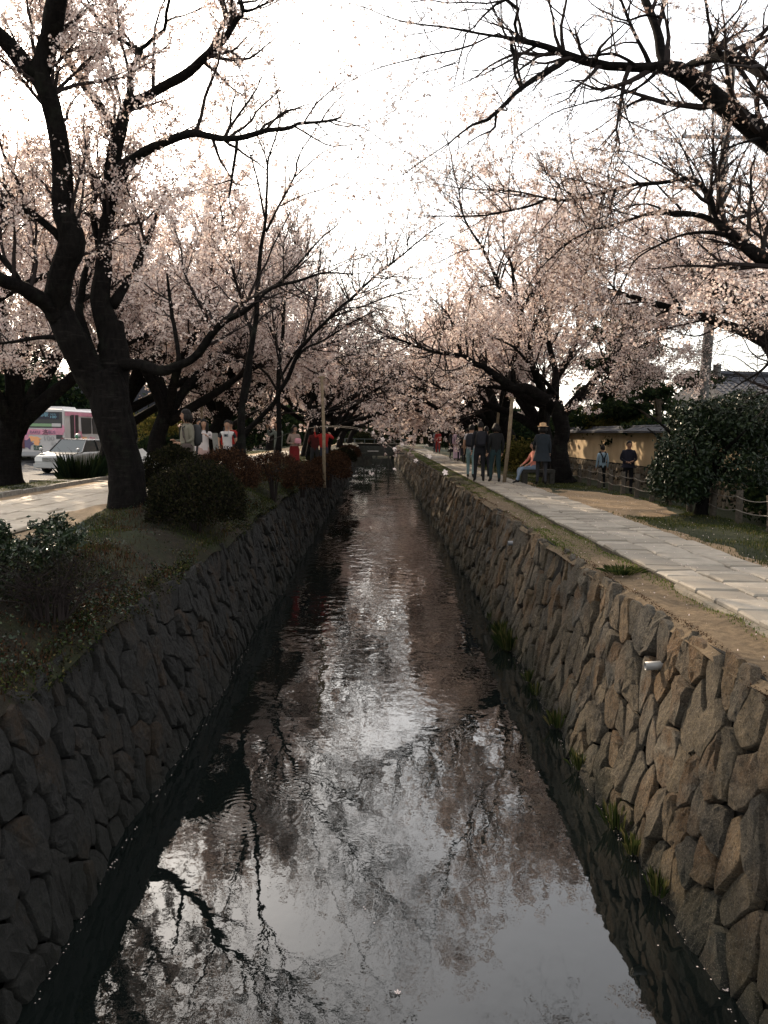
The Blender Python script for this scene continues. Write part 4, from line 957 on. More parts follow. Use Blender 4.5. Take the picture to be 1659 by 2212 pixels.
grass('dry_grass', 20000, (-4.2, LT + .0, 3.6, 16), zL, .07, 146, lambda q, r: n2(q, 2.3, 12) + .3 * r.normal(size=len(q)) > .25, 'hedge_red', .006)
M['petal'] = simple('fallen_petal', (.55, .46, .42), .7)
def ground_cover():
    r = np.random.RandomState(147); q = np.column_stack([r.uniform(-4.3, LT, 9000), r.uniform(3.8, 17, 9000)]); q = q[n2(q, 1.9, 15) + .2 * r.normal(size=len(q)) > .25]
    P = np.column_stack([q, zL(q[:, 0], q[:, 1]) + r.uniform(0, .07, len(q))])
    for nm, m_, n_, sz in (('ground_cover', 'camellia', 15000, .017), ('ground_cover', 'hedge_red', 12000, .013)):
        mb = MB(); leaf_cloud(mb, P, n_, .05, sz, r, .6, flat=.35); tag(mb.build(nm, M[m_]), kind='stuff')
    e = np.column_stack([LT + r.uniform(-.16, .05, 5200), r.uniform(2.6, 45, 5200)]); e = e[n2(e, 2.2, 19) > -.25]
    P = np.column_stack([e, zL(e[:, 0], e[:, 1]) + r.uniform(-.03, .05, len(e))])
    for nm, m_, n_, sz in (('ground_cover', 'hedge', 9000, .016), ('ground_cover', 'grass', 9000, .014)):
        mb = MB(); leaf_cloud(mb, P, n_, .03, sz, r, .5, flat=.8); tag(mb.build(nm, M[m_]), kind='stuff')
    e = np.column_stack([RT + r.uniform(-.07, .10, 2600), r.uniform(3.0, 40, 2600)]); e = e[n2(e, 1.7, 29) > .05]
    P = np.column_stack([e, zR(e[:, 0], e[:, 1]) + r.uniform(-.02, .02, len(e))])
    mb = MB(); leaf_cloud(mb, P, 5000, .02, .010, r, .5, flat=.6); tag(mb.build('ground_cover', M['hedge_red']), kind='stuff')
    q = np.column_stack([r.uniform(RT, 6.4, 2200), r.uniform(3.5, 24, 2200)]); P = np.column_stack([q, zR(q[:, 0], q[:, 1]) + .012 + .05 * ((q[:, 0] > 2.98) & (q[:, 0] < 4.38))])
    mb = MB(); leaf_cloud(mb, P, 1900, .002, .008, r, .7, flat=.1); tag(mb.build('fallen_petals', M['petal']), kind='stuff')
ground_cover()
def weed(label, x, y, z, r, n, h, seed, mat='moss', group=None):
    rng = np.random.RandomState(seed); root = empty('weed_clump', (x, y, z)); tag(root, label, 'weeds', group)
    mb = MB(); a = rng.uniform(0, 6.28, n); rr = rng.uniform(0, 1, n) ** .6; xy = np.column_stack([r * rr * np.cos(a), r * rr * np.sin(a)])
    tipd = xy * rng.uniform(1.2, 2.2, (n, 1)); hh = h * rng.uniform(.5, 1.2, n); b = np.column_stack([xy, 0 * a - .02]); m_ = np.column_stack([(xy + tipd) / 2, hh * .7]); t_ = np.column_stack([tipd, hh])
    w_ = np.column_stack([-np.sin(a), np.cos(a), 0 * a]) * rng.uniform(.004, .009, (n, 1))
    mb.add(np.stack([b - w_, b + w_, m_ + w_, t_, m_ - w_], 1).reshape(-1, 3), np.arange(n * 5).reshape(-1, 5)); mb.build('leaves', M[mat], root)
    return root
for k, (px, py, s) in enumerate(((1110, 1400, .16), (1098, 1372, .12), (1215, 1568, .09), (1185, 1500, .08), (1168, 1470, .08), (1290, 1660, .10), (1372, 1785, .10), (1078, 1340, .08), (1325, 1840, .07), (1440, 1930, .07))):
    x, y = on_plane(px, py, .03)
    weed(['tall bright green grass tuft rooted where the sunlit wall meets the water', 'second grass tuft just above the tall one at the waterline', 'weed at the wall foot below the pale drain pipe', 'small weed just below the two tall waterline tufts', 'smallest weed nearest the two tall waterline tufts', 'weed low on the sunlit wall foot, middle of the three lower ones', 'largest of the lower weeds at the sunlit wall foot', 'farthest weed tuft at the foot of the sunlit wall', 'weed just beyond the lowest one at the sunlit wall foot', 'lowest weed at the sunlit wall foot nearest the viewer'][k], RW - .02, y, .05, s, 170 if k < 2 else 60, s * 1.6, 150 + k, 'grass', None if k < 2 else 'weeds along the foot of the sunlit wall')
x, y = on_plane(1205, 1155, 1.8)
weed('low green weed patch on the soil strip between wall and paving', 2.72, 8.9, 1.76, .16, 200, .05, 165, 'grass')
p = at(175, 1010, 24.5); weed('spiky dark green grass clump in front of the parked white car', p[0], 24.5, 1.45, .45, 500, .95, 166, 'leaf_dark')

# --- evergreen trees and shrubs of the background
def evergreen(label, x, y, z, blobs, n, size, mat, seed, cat='tree', group=None, trunk=.22, name='evergreen_tree', rad=.25, bark='bark_p'):
    rng = np.random.RandomState(seed); root = empty(name, (x, y, z)); tag(root, label, cat, group)
    top = max(b[0][2] for b in blobs)
    mb = MB(); limb_mesh(mb, resample([(0, 0, -.3, trunk * 1.3), (.05, 0, top * .4, trunk * .8), (0, .1, top, trunk * .25)], 20), 8, .08, seed); mb.build('trunk', M[bark], root, True)
    mb = MB()
    for c, r in blobs:
        limb_mesh(mb, resample([(0, 0, c[2] * .75, trunk * .35), (c[0] * .5, c[1] * .5, c[2] * .92, trunk * .2), (*c, trunk * .06)], 8), 5, .05, seed)
    tag(mb.build('limbs', M[bark], root, True), kind='stuff')
    P = []
    for c, r in blobs: P.append(dome_points(r, max(60, n // len(blobs) // 6), rng, .35, .3, -1) + np.array(c))
    P = np.concatenate(P); mb = MB(); leaf_cloud(mb, P, n, rad, size, rng, .5, flat=.6); tag(mb.build('crown', M[mat], root), kind='stuff')
    return root

def blobs(rng, n, w_, h0, h1, r): return [((rng.uniform(-w_, w_), rng.uniform(-w_, w_), rng.uniform(h0, h1)), tuple(r * rng.uniform(.7, 1.3, 3) * (1, 1, .7))) for _ in range(n)]
rb = np.random.RandomState(9)
# pines behind the plastered wall
pine = []
for k in range(13):
    h = 1.2 + k * .42; a = k * 2.2; rr = (2.0 - .1 * k) * rb.uniform(.6, 1.0); pine.append(((rr * math.cos(a), rr * math.sin(a), h + 1.0), (1.1, 1.0, .35)))
evergreen('tall dark pine with layered branches behind the plastered wall', 10.7, 36, 1.3, pine, 15000, .11, 'leaf_dark', 201, rad=.16)
pine2 = [((1.5 * math.cos(k * 2.1), 1.5 * math.sin(k * 2.1), 1.2 + .5 * k), (.9, .9, .3)) for k in range(8)]
evergreen('smaller dark pine just left of the utility pole', 10.9, 32, 1.3, pine2, 7000, .10, 'leaf_dark', 202, rad=.14)
evergreen('broad dark evergreen mass rising over the plastered wall', 12.6, 40, 1.3, blobs(rb, 12, 2.6, .8, 3.8, 1.5), 15000, .12, 'leaf_dark', 203)
evergreen('yellowish green shrub just over the wall beside the great cherry trunk', 10.6, 36, 1.3, blobs(rb, 7, .9, 1.4, 3.2, .7), 7000, .08, 'leaf_olive', 204, rad=.15)
evergreen('dark evergreen at the wall corner behind the glossy round bush', 12.0, 24, 1.3, blobs(rb, 10, 1.6, .4, 1.7, .9), 12000, .09, 'leaf_dark', 205)
evergreen('dark round evergreen behind the glossy bush at the right edge', 9.6, 17.5, 1.3, blobs(rb, 9, 1.0, .6, 1.9, .8), 12000, .07, 'leaf_dark', 206)
for k, (x, y) in enumerate(((9.5, 44), (9, 52), (10, 60), (9.5, 70), (10, 84), (9, 98), (6.7, 38.5), (8.0, 49))):
    evergreen('dark evergreen in the shady belt behind the right-hand cherries, ' + ['left of the plastered wall end', 'second from the wall end', 'third from the wall end', 'fourth from the wall end', 'fifth from the wall end', 'farthest away', 'closest to the great trunk', 'behind the wall end'][k], x, y, 1.3, blobs(rb, 9, 1.7, .6, 2.9 if y > 40 else 2.0, 1.1), 6500, .13, 'leaf_dark', 210 + k, group='evergreens behind the right-hand cherry row')
evergreen('yellowish shrub glimpsed between the shaded trunks beside the hat person', 5.9, 31.8, 1.33, blobs(rb, 5, .5, .7, 1.8, .5), 3500, .07, 'leaf_olive', 225, 'shrub', name='shrub')
for k, (x, y) in enumerate(((8.3, 12.6), (8.5, 14.6), (8.8, 17.0), (8.0, 10.8))):
    evergreen(['dark hedge plant behind the rope fence right of the bush trunk', 'dark hedge plant behind the rope fence under the glossy bush', 'dark hedge plant behind the fence left of the bush trunk', 'dark hedge plant behind the rope fence at the frame edge'][k], x, y, 1.3, [((rb.uniform(-.5, .5), rb.uniform(-.9, .9), rb.uniform(.3, 1.2)), (.6, .7, .5)) for _ in range(6)], 7000, .05, 'leaf_dark', 260 + k, 'shrub', name='shrub', trunk=.06, rad=.12)
# left background beyond the road
for k, (x, y, h) in enumerate(((-23, 50, 7), (-27, 44, 7.5), (-31, 40, 8), (-22, 62, 8), (-17, 70, 7.5), (-28, 60, 9), (-12.5, 80, 8), (-9, 90, 7), (-34, 52, 9), (-14, 92, 8), (-22, 80, 9))):
    evergreen('dark evergreen in the shade beyond the road, ' + ['just behind the bus', 'left of the bus front', 'at the left frame edge', 'right of the bus', 'over the forked tree base', 'behind the bus roof', 'near the left canal row', 'far up the left canal row', 'farthest left', 'far along the road bend', 'deep behind the road trees'][k], x, y, 1.3, blobs(rb, 11, 2.8, 1.0, h * .62, 1.9), 8000, .20, 'leaf_dark', 230 + k, group='evergreens beyond the road', rad=.4)
evergreen('dark leafy shrub behind the road verge near the forked tree', -8.6, 33, 1.5, blobs(rb, 6, .9, .4, 1.2, .6), 6000, .06, 'leaf_dark', 245, 'shrub', name='shrub', rad=.12)
evergreen('pale olive shrub seen right of the forked trunk', -9.6, 37, 1.5, blobs(rb, 7, .8, .6, 2.2, .8), 6000, .07, 'leaf_olive', 246, 'shrub', name='shrub', rad=.15)
for k, (x, y, h) in enumerate(((-26, 48, 10), (-33, 50, 11), (-39, 56, 12), (-30, 66, 11), (-16.5, 76, 9), (-45, 50, 11))):
    evergreen('tall dark evergreen rising behind the houses beyond the road, ' + ['nearest the bus', 'left of the bus', 'far left', 'behind the low house', 'near the canal', 'at the frame edge'][k], x, y, 1.3, blobs(rb, 14, 3.2, 2.0, h * .75, 2.3), 11000, .24, 'leaf_dark', 270 + k, rad=.5)
clipped_bush('long dark hedge closing the view beyond the far footbridge', (.2, 109), (7.5, 1.2, 1.3), 9000, 'hedge', 280, .10, group='hedges closing the canal')
# the wooded end of the canal
for k, (x, y) in enumerate(((-2, 118), (3, 122), (7, 118), (-7, 120), (0, 128), (12, 126), (-12, 128))):
    evergreen('dark tree closing the far end of the canal, ' + ['just left of the canal line', 'just right of the canal line', 'right of the footbridge', 'left of the footbridge', 'rearmost on the canal line', 'farthest right', 'farthest left'][k], x, y, 1.3, blobs(rb, 9, 3.0, 1.0, 5.0, 2.2), 3500, .34, 'leaf_dark', 250 + k, group='trees closing the far end of the canal', rad=.5)

# --- wooded hills on the horizon
def hills():
    xs = np.linspace(-900, 900, 90); rng = np.random.RandomState(4); v = []
    for i, x in enumerate(xs):
        h = 14 + 6 * math.sin(x * .008 + 1) + 3 * math.sin(x * .031) + (16 if x < -120 else 0) * min(1, (-x - 120) / 300 if x < -120 else 0)
        v += [(x, 420 - abs(x) * .1, -2), (x, 470 - abs(x) * .1, h * .6), (x, 560 - abs(x) * .1, h), (x, 700, 0)]
    f = [(4 * i + a, 4 * i + a + 1, 4 * i + 5 + a, 4 * i + 4 + a) for i in range(89) for a in range(3)]
    tag(MB().add(v, f).build('hills', simple('wooded_hill', (.03, .04, .038), 1, bump=1, scale=.2, var=.3), smooth=True), kind='structure')
hills()

# ------------------------------------------------------------------ road, kerbs and the near verge
M['asphalt'] = simple('asphalt', (.055, .055, .057), .85, bump=.3, scale=60, var=.25)
M['kerb'] = simple('kerb_stone', (.20, .185, .16), .85, bump=.4, scale=14, var=.3)
M['white_line'] = simple('road_paint', (.7, .7, .68), .7)
tag(MB().box((-16.2, 60, 1.27), (10.0, 100, .06)).build('road', M['asphalt']), kind='structure')
tag(MB().box((-11.45, 60, 1.306), (.15, 100, .004)).build('road_marking', M['white_line']), kind='structure')
for k in range(9): tag(MB().box((-15.6, 24 + 8 * k, 1.306), (.14, 4, .004)).build('road_marking', M['white_line']), kind='structure')
k_ = MB()
kb = empty('kerb', (-7.98, 9, 1.75)); tag(kb, kind='structure'); kb['label'] = 'low stone kerb between paving and grass verge'
rk = np.random.RandomState(8); y = 9.0
while y < 42:
    L = rk.uniform(.7, 1.1); MB().box((rk.uniform(-.02, .02), y - 9 + L / 2, .02 + rk.uniform(-.012, .012)), (.13, L - .02, .16), taper=.94).build('kerb_stone', M['kerb'], kb); y += L
rk_root = empty('kerb', (-11.1, 20, 1.3)); tag(rk_root, kind='structure')
y = 18.0
while y < 70:
    MB().box((0, y - 20 + .5, .06), (.16, .98, .18)).build('kerb_stone', M['kerb'], rk_root); y += 1.0

# ------------------------------------------------------------------ rope fence on the right bank
M['post'] = simple('weathered_post', (.05, .042, .032), .9, bump=.6, scale=25, var=.35)
M['rope'] = simple('grey_rope', (.14, .125, .105), .8)
fr = empty('rope_fence', (6.25, 10, 1.76)); tag(fr, 'low fence of weathered posts and two ropes beside the sunken lane on the right', 'fence')
posts = [10.6 + 1.12 * k for k in range(22)]; rf = np.random.RandomState(12); tops = []
for y in posts:
    q = resample([(0, 0, -.3, .062), (rf.uniform(-.01, .01), 0, .3, .060), (rf.uniform(-.02, .02), rf.uniform(-.02, .02), .60, .056)], 8)
    mb = MB(); limb_mesh(mb, q, 9, .05, int(y)); mb.build('post', M['post'], fr, True, loc=(0, y - 10, 0))
for h in (.50, .27):
    mb = MB()
    for a, b in zip(posts[:-1], posts[1:]):
        s = rf.uniform(.02, .05); mb.tube([(-.065, a - 10 + (b - a) * t, h - s * 4 * t * (1 - t)) for t in np.linspace(0, 1, 6)], .009, 5, caps=False)
    mb.build('rope', M['rope'], fr)

# ------------------------------------------------------------------ plastered wall with stone footing and tiled coping
def plaster():
    m, t, b = new_mat('ochre_plaster'); g = G(t); p = g.pos(); z = g.xyz(p)[2]
    n1 = g.noise(g.vscale(p, (1, .8, .45)), 1.6, 5); n2 = g.noise(p, 12, 6)
    c = g.ramp(n1, [(.3, (.27, .19, .10)), (.55, (.36, .265, .15)), (.8, (.42, .32, .20))])
    c = g.mix(g.math('MULTIPLY', g.ramp(g.math('ADD', z, g.math('MULTIPLY', n1, .8)), [(2.55, (1, 1, 1)), (3.0, (0, 0, 0))]), .0), c, (.2, .15, .09))
    g.l(c, b.inputs['Base Color']); b.inputs['Roughness'].default_value = .95; g.l(g.bump(n2, .3, .02), b.inputs['Normal'])
    return m
M['plaster'] = plaster(); M['roof_tile'] = simple('grey_roof_tile', (.040, .042, .050), .75, bump=.3, scale=9, var=.35)
M['foot_stone'] = stone_mat('footing_stone', [(0, (.24, .19, .12)), (.5, (.33, .26, .17)), (1, (.42, .34, .23))], moss=False)
def garden_wall():
    X = 9.35; y0, y1 = 19.0, 46.0; z0 = 1.3
    root = empty('plastered_wall', (X, y0, z0)); tag(root, 'ochre plastered garden wall with stone footing and grey tile coping behind the sunken lane', 'wall')
    MB().box((.15, (y1 - y0) / 2, 1.5), (.26, y1 - y0, 1.16)).build('plaster', M['plaster'], root)
    MB().box((.16, (y1 - y0) / 2, .45), (.24, y1 - y0, .92)).build('footing', M['earth'], root)
    rng = np.random.RandomState(31); cl = cells(0, y1 - y0, .0, .90, .23, .30, rng, .28); st = MB(); n = 0
    for s, poly in cl:
        V, F_, T_ = stone_shape(poly, s, rng, .012, .05, 8, fine=False)
        P = np.column_stack([-V[:, 2], V[:, 0], V[:, 1]]); mb = st if n >= 290 else MB()
        mb.add(P, np.array([q[::-1] for q in F_])); mb.f.setdefault((3, 0), []).append(np.array([q[::-1] for q in T_]) + mb.n - len(P))
        if mb is not st: mb.build('stone', M['foot_stone'], root, loc=(.04, 0, 0))
        n += 1
    if st.n: tag(st.build('far_stones', M['foot_stone'], root, loc=(.04, 0, 0)), kind='stuff')
    cp = empty('coping', (0, 0, 0)); cp.parent = root
    MB().prism([(-.30, 2.09), (.56, 2.09), (.56, 2.11), (.13, 2.28), (-.30, 2.11)], 0, y1 - y0, 'y').build('eave_board', M['roof_tile'], root)
    mb = MB(); y = .05
    ridge = MB().tube([(.13, 0, 2.31), (.13, y1 - y0, 2.31)], .055, 8).build('ridge', M['roof_tile'], root)
    tile = MB().prism([(-.42, -.17), (-.36, -.145), (0, 0.005), (0, .045), (-.37, -.10), (-.43, -.125)], -.105, .105, 'y').mesh('roof_tile', M['roof_tile'])
    for k in range(int((y1 - y0) / .225)):
        o = bpy.data.objects.new('roof_tile', tile); COL.objects.link(o); o.parent = cp; o.location = (.13, .12 + k * .225, 2.275 + rng.uniform(-.008, .008))
garden_wall()

# ------------------------------------------------------------------ house roof at the right edge
def house(label, x, y, z, sx, sy, hw, hr, rz, tiles=True, wall=(.30, .27, .22)):
    root = empty('house', (x, y, z), rz); tag(root, label, 'house')
    MB().box((0, 0, hw / 2), (sx, sy, hw)).build('wall', simple('house_wall', wall, .9, var=.15, scale=3), root)
    ov = .6; rf_ = empty('roof', (0, 0, 0)); rf_.parent = root
    MB().prism([(-sy / 2 - ov, hw - .05), (0, hw + hr - .06), (sy / 2 + ov, hw - .05), (sy / 2 + ov, hw - .15), (-sy / 2 - ov, hw - .15)], -sx / 2 - ov, sx / 2 + ov, 'x').build('roof_deck', M['roof_tile'], rf_)
    MB().tube([(-sx / 2 - ov, 0, hw + hr + .08), (sx / 2 + ov, 0, hw + hr + .08)], .14, 8).build('ridge', M['roof_tile'], rf_)
    if tiles:
        sl = math.hypot(sy / 2 + ov, hr); nr = int(sl / .42); nc = int((sx + 2 * ov) / .33); a = math.atan2(hr, sy / 2 + ov); mb = MB()
        for s in (-1, 1):
            for r in range(nr):
                for c in range(nc):
                    d0, d1 = r * sl / nr, (r + 1) * sl / nr + .04; xx = -sx / 2 - ov + (c + .5) * .33
                    pr = [(-.165, 0), (-.08, .02), (.04, .0), (.11, .07), (.165, .03)]
                    v = [(xx + u, s * (sy / 2 + ov - d * math.cos(a)), hw - .05 + d * math.sin(a) + h + (.03 if d == d0 else 0)) for d in (d0, d1) for u, h in pr]
                    mb.add(v, [(i, i + 1, 6 + i, 5 + i) for i in range(4)])
        tag(mb.build('roof_tiles', M['roof_tile'], rf_), kind='stuff')
    for k in range(3):
        wn = empty('window', (-sx / 2 + (k + .5) * sx / 3, -sy / 2 - .02, hw * .5)); wn.parent = root
        MB().box((0, 0, 0), (1.3, .06, 1.0)).build('frame', M['post'], wn); MB().box((0, -.02, 0), (1.15, .06, .85)).build('pane', M['glass'], wn)
    return root
M['glass'] = simple('dark_glass', (.02, .025, .03), .08)
house('house with a wide grey tiled roof beyond the garden wall at the right edge', 21.8, 40.5, 1.3, 11.5, 7, 3.5, 1.5, R_(4))
house('low dark tiled house in shade behind the bus', -27, 66, 1.3, 16, 9, 3.0, 2.6, R_(-5), wall=(.10, .09, .075))
house('dark tiled house beyond the road at the left edge', -41, 58, 1.3, 12, 9, 3.6, 2.8, R_(8), wall=(.12, .11, .09))
an = empty('roof_antenna', (18.6, 40.5, 6.3)); tag(an, 'thin television antenna above the tiled roof at the right', 'antenna')
MB().tube([(0, 0, 0), (0, 0, 1.6)], .018, 6).build('mast', M['rope'], an)
for k in range(4): MB().tube([(-.35 + .05 * k, 0, 1.25 + .1 * k), (.35 - .05 * k, 0, 1.25 + .1 * k)], .010, 5).build('rod', M['rope'], an)

# ------------------------------------------------------------------ utility pole and wires
M['concrete'] = simple('pole_concrete', (.12, .12, .115), .85, bump=.25, scale=12, var=.2)
M['metal'] = simple('dull_metal', (.14, .145, .15), .5, .6)
pb = at(1511, 865, 27.5); ux, uy = pb[0], 27.5
up_ = empty('utility_pole', (ux, uy, 1.33)); tag(up_, 'tall grey concrete utility pole with cross-arms rising behind the right-hand trees', 'utility pole')
lean = .035
MB().tube([(0, 0, -.2), (lean * 6, 0, 6), (lean * 14.5, 0, 14.5)], [.19, .165, .12], 14).build('shaft', M['concrete'], up_, True)
for h, x0, x1 in ((10.0, -1.75, .35), (11.6, -1.5, .6), (12.9, -1.2, 1.2)):
    arm = MB().box((lean * h + (x0 + x1) / 2, -.16, h), (x1 - x0, .09, .10)).build('crossarm', M['metal'], up_)
    for k in range(3):
        xx = lean * h + x0 + .12 + k * .55; MB().tube([(xx, -.16, h + .05), (xx, -.16, h + .12), (xx, -.16, h + .22)], [.03, .05, .025], 8).build('insulator', M['rope'], arm)
MB().tube([(lean * 5 + .32, -.1, 3.95), (lean * 5 + .32, -.1, 4.35)], [.13, .13], 12).build('junction_box', M['concrete'], up_)
MB().tube([(lean * 8 - .25, -.15, 8.3), (lean * 8 - .25, -.15, 9.0)], [.18, .18], 12).build('transformer', M['metal'], up_)
for k, (h, xo, dz) in enumerate(((10.15, -1.6, 0), (10.15, -1.0, 0), (11.75, -1.3, 0), (6.6, .1, 0), (6.2, .1, 0), (5.9, .1, .3))):
    mb = MB(); a = np.array((ux + lean * h + xo, uy - .16, 1.33 + h)); b = np.array((24 + k * .8, 3.0 + k, 1.33 + h - .5 + dz)); c = np.array((ux + 6 + k * .3, 62, 1.33 + h))
    for p, q in ((a, b), (a, c)):
        mb.tube([tuple(p + (q - p) * t - np.array((0, 0, 1.1 * 4 * t * (1 - t)))) for t in np.linspace(0, 1, 14)], .009, 4, caps=False)
    o = mb.build('power_wire', M['metal']); tag(o, 'thin dark overhead wire of the concrete utility pole, ' + ['outer one on the lowest crossarm', 'inner one on the lowest crossarm', 'on the middle crossarm', 'upper of the shaft wires', 'middle of the shaft wires', 'lowest of the shaft wires'][k], 'wire', 'wires of the utility pole')

# ------------------------------------------------------------------ props, benches, small things
M['pole_wood'] = simple('propping_wood', (.17, .13, .085), .85, bump=.4, scale=14, var=.3)
def prop(label, p0, p1, r):
    root = empty('propping_post', tuple(p0)); tag(root, label, 'post'); v = np.array(p1) - np.array(p0)
    MB().tube([(0, 0, -.1), tuple(v * .5 + (.02, 0, 0)), tuple(v)], [r * 1.05, r, r * .9], 10).build('pole', M['pole_wood'], root, True)
    MB().tube([tuple(v * .985 - np.array((.10, 0, 0))), tuple(v * .985 + np.array((.10, 0, 0)))], r * .6, 8).build('crosspiece', M['pole_wood'], root, True)
a = at(701, 1008, 22.0); prop('slim pale post standing on the left bank edge beside the clipped bushes', (a[0], 22, 1.85), (at(695, 812, 22)[0], 22, at(695, 812, 22)[2]), .045)
a = at(1089, 1022, 24.5); prop('pale wooden propping pole between the standing people and the seated one', (a[0], 24.5, 1.78), tuple(at(1107, 858, 24.5)), .055)
a = at(1062, 1005, 29); prop('thin grey propping pole in the shade behind the backpackers', (a[0], 29, 1.78), tuple(at(1078, 880, 29)), .05)
a = at(423, 985, 26); prop('thin leaning grey propping pole behind the girl in the white top', (a[0], 26, 1.8), tuple(at(438, 862, 26)), .04)

M['white_board'] = simple('white_board', (.38, .36, .33), .6, var=.1, scale=5)
def low_table(label, px, d, w_, dd, h, tilt=0, rz=0):
    p = at(px, 985, d); root = empty('folding_table', (p[0], d, 1.78), rz); tag(root, label, 'table')
    mb = MB(); mb.box((0, 0, h), (w_, dd, .035)); mb.build('tabletop', M['white_board'], root)
    for sx in (-1, 1):
        for sy in (-1, 1): MB().tube([(sx * w_ * .42, sy * dd * .38, 0), (sx * w_ * .36, sy * dd * .36, h - .02)], .014, 6).build('leg', M['metal'], root)
low_table('low white table on thin legs behind the woman in the long coat', 384, 22.5, .9, .5, .40)
bp = at(300, 975, 18.5)
sr = empty('sign_board', (bp[0], 18.5, 1.8), R_(-20)); tag(sr, 'pale slanted board on legs half hidden by the forked tree base', 'board')
o = MB().box((0, 0, 0), (.62, .80, .02)).build('panel', M['white_board'], sr); o.location = (0, 0, .74); o.rotation_euler = (R_(12), R_(38), 0)
for sx in (-.2, .2):
    for sy in (-.3, .3): MB().tube([(sx, sy, 0), (sx, sy, .72 - sx * .75)], .018, 6).build('leg', M['metal'], sr)

# stone bench where the seated person sits
bb = at(1145, 1020, 24.2)
be = empty('bench', (bb[0] + .25, 24.3, 1.78)); tag(be, 'low stone bench under the person seated beside the hat wearer', 'bench')
M['dark_stone'] = simple('dark_stone', (.03, .028, .024), .9, bump=.4, scale=14, var=.3)
MB().box((0, 0, .41), (.95, .42, .09)).build('seat', M['dark_stone'], be)
for s in (-.4, .4): MB().box((s, 0, .18), (.14, .36, .37)).build('support', M['dark_stone'], be)
bb2 = at(193, 995, 24.3); be = empty('bench', (bb2[0], 22.9, 1.62)); tag(be, 'low dark stone edging block lying behind the forked tree base', 'block')
MB().box((0, 0, .06), (2.4, .25, .22), taper=.95).build('block', M['kerb'], be)

# drain pipe, litter, petals
dp = on_plane(1405, 1387, 1.18); 
def wall_x(z): return RW + (RT - RW) * z / 1.74
yy = (wall_x(1.45) / math.tan(math.atan((1405 - 815) / F)))
dr = empty('drain_pipe', (wall_x(1.4) + .02, 6.62, 1.36)); tag(dr, 'short pale plastic drain pipe sticking out of the sunlit wall', 'pipe')
def ringtube(mb, p0, p1, ro, ri, n=20):
    p0, p1 = np.array(p0, float), np.array(p1, float); ax = (p1 - p0) / np.linalg.norm(p1 - p0); u = np.cross(ax, (0, 0, 1)); u /= np.linalg.norm(u); w_ = np.cross(ax, u); v = []
    for p, r in ((p0, ro), (p1, ro), (p1, ri), (p0, ri)):
        for k in range(n): a = 2 * math.pi * k / n; v.append(p + r * (math.cos(a) * u + math.sin(a) * w_))
    mb.add(v, [(a * n + k, a * n + (k + 1) % n, ((a + 1) % 4) * n + (k + 1) % n, ((a + 1) % 4) * n + k) for a in range(4) for k in range(n)]); return mb
ringtube(MB(), (.10, 0, .01), (-.15, 0, -.01), .036, .030).build('pipe', simple('grey_pvc', (.15, .145, .135), .4), dr, True)
dr2 = empty('drain_pipe', (wall_x(1.4) + .02, 13.9, 1.40)); tag(dr2, 'small dark drain pipe high in the sunlit wall further along', 'pipe')
ringtube(MB(), (.1, 0, 0), (-.14, 0, -.01), .04, .034).build('pipe', M['metal'], dr2, True)
lx, ly = on_plane(1327, 1190, 1.76)
li = empty('paper_scrap', (lx, ly, 1.775)); tag(li, 'crumpled white paper scrap lying on the soil beside the paving', 'paper')
rl = np.random.RandomState(77); g_ = [(i * .045 - .09 + rl.uniform(-.01, .01), j * .03 - .06 + rl.uniform(-.01, .01), abs(rl.normal()) * .02) for j in range(5) for i in range(5)]
MB().add(g_, [(j * 5 + i, j * 5 + i + 1, j * 5 + i + 6, j * 5 + i + 5) for j in range(4) for i in range(4) if (i, j) not in ((0, 0), (3, 3))]).build('sheet', M['white_board'], li)
def mort():
    mb = MB(); rng = np.random.RandomState(78)
    y0, y1 = 5.75, 8.0; n = 26; v = []
    for k in range(n):
        y = y0 + (y1 - y0) * k / (n - 1); w0 = .02 + .035 * abs(math.sin(k * .35)) + rng.uniform(0, .02)
        if k in (0, n - 1): w0 = .01
        v += [(2.985 - w0, y, 1.755), (2.985 - w0 * .8, y, 1.79), (2.992, y, 1.80)]
    mb.add(v, [(3 * k + a, 3 * k + a + 1, 3 * k + 4 + a, 3 * k + 3 + a) for k in range(n - 1) for a in range(2)])
    tag(mb.build('mortar_patch', simple('pale_mortar', (.15, .13, .10), .9, bump=.4, scale=20, var=.2)), kind='structure')
mort()
def petals():
    rng = np.random.RandomState(80); mb = MB(); P = []
    for k in range(300):
        y = rng.uniform(2.0, 12) if k < 220 else rng.uniform(12, 30); side = rng.choice((-1, 1), p=(.55, .45))
        x = (LW + .03 + .03 * math.sin(y * .9 - 1)) if side < 0 else (RW - .03 - .035 * math.sin(y * .9 + 1)); P.append((x - side * abs(rng.normal()) * .02, y + .25 * math.sin(k * 1.7), rng.uniform(.003, .007)))
    for k in range(70): P.append((rng.uniform(LW, RW), rng.uniform(2.3, 16), rng.uniform(.003, .008)))
    for x, y, r in P:
        a = rng.uniform(0, 6.28); mb.add([(x + r * math.cos(a + s * 1.2566) * (1, .7)[s % 2], y + r * math.sin(a + s * 1.2566), .006) for s in range(5)], [(0, 1, 2, 3, 4)])
    tag(mb.build('fallen_petals', M['petal']), kind='stuff')
petals()
def float_flower(label, px, py, r):
    x, y = on_plane(px, py, .006); mb = MB(); v = [(0, 0, .004)]
    for s in range(5):
        a = s * 1.2566 + .3; v += [(r * .7 * math.cos(a - .42), r * .7 * math.sin(a - .42), .004), (r * math.cos(a), r * math.sin(a), .010), (r * .7 * math.cos(a + .42), r * .7 * math.sin(a + .42), .004)]
    o = mb.add(v, [(0, 1 + 3 * s, 2 + 3 * s, 3 + 3 * s) for s in range(5)]).build('floating_blossom', M['petal'], loc=(x, y, .003)); tag(o, label, 'flower')
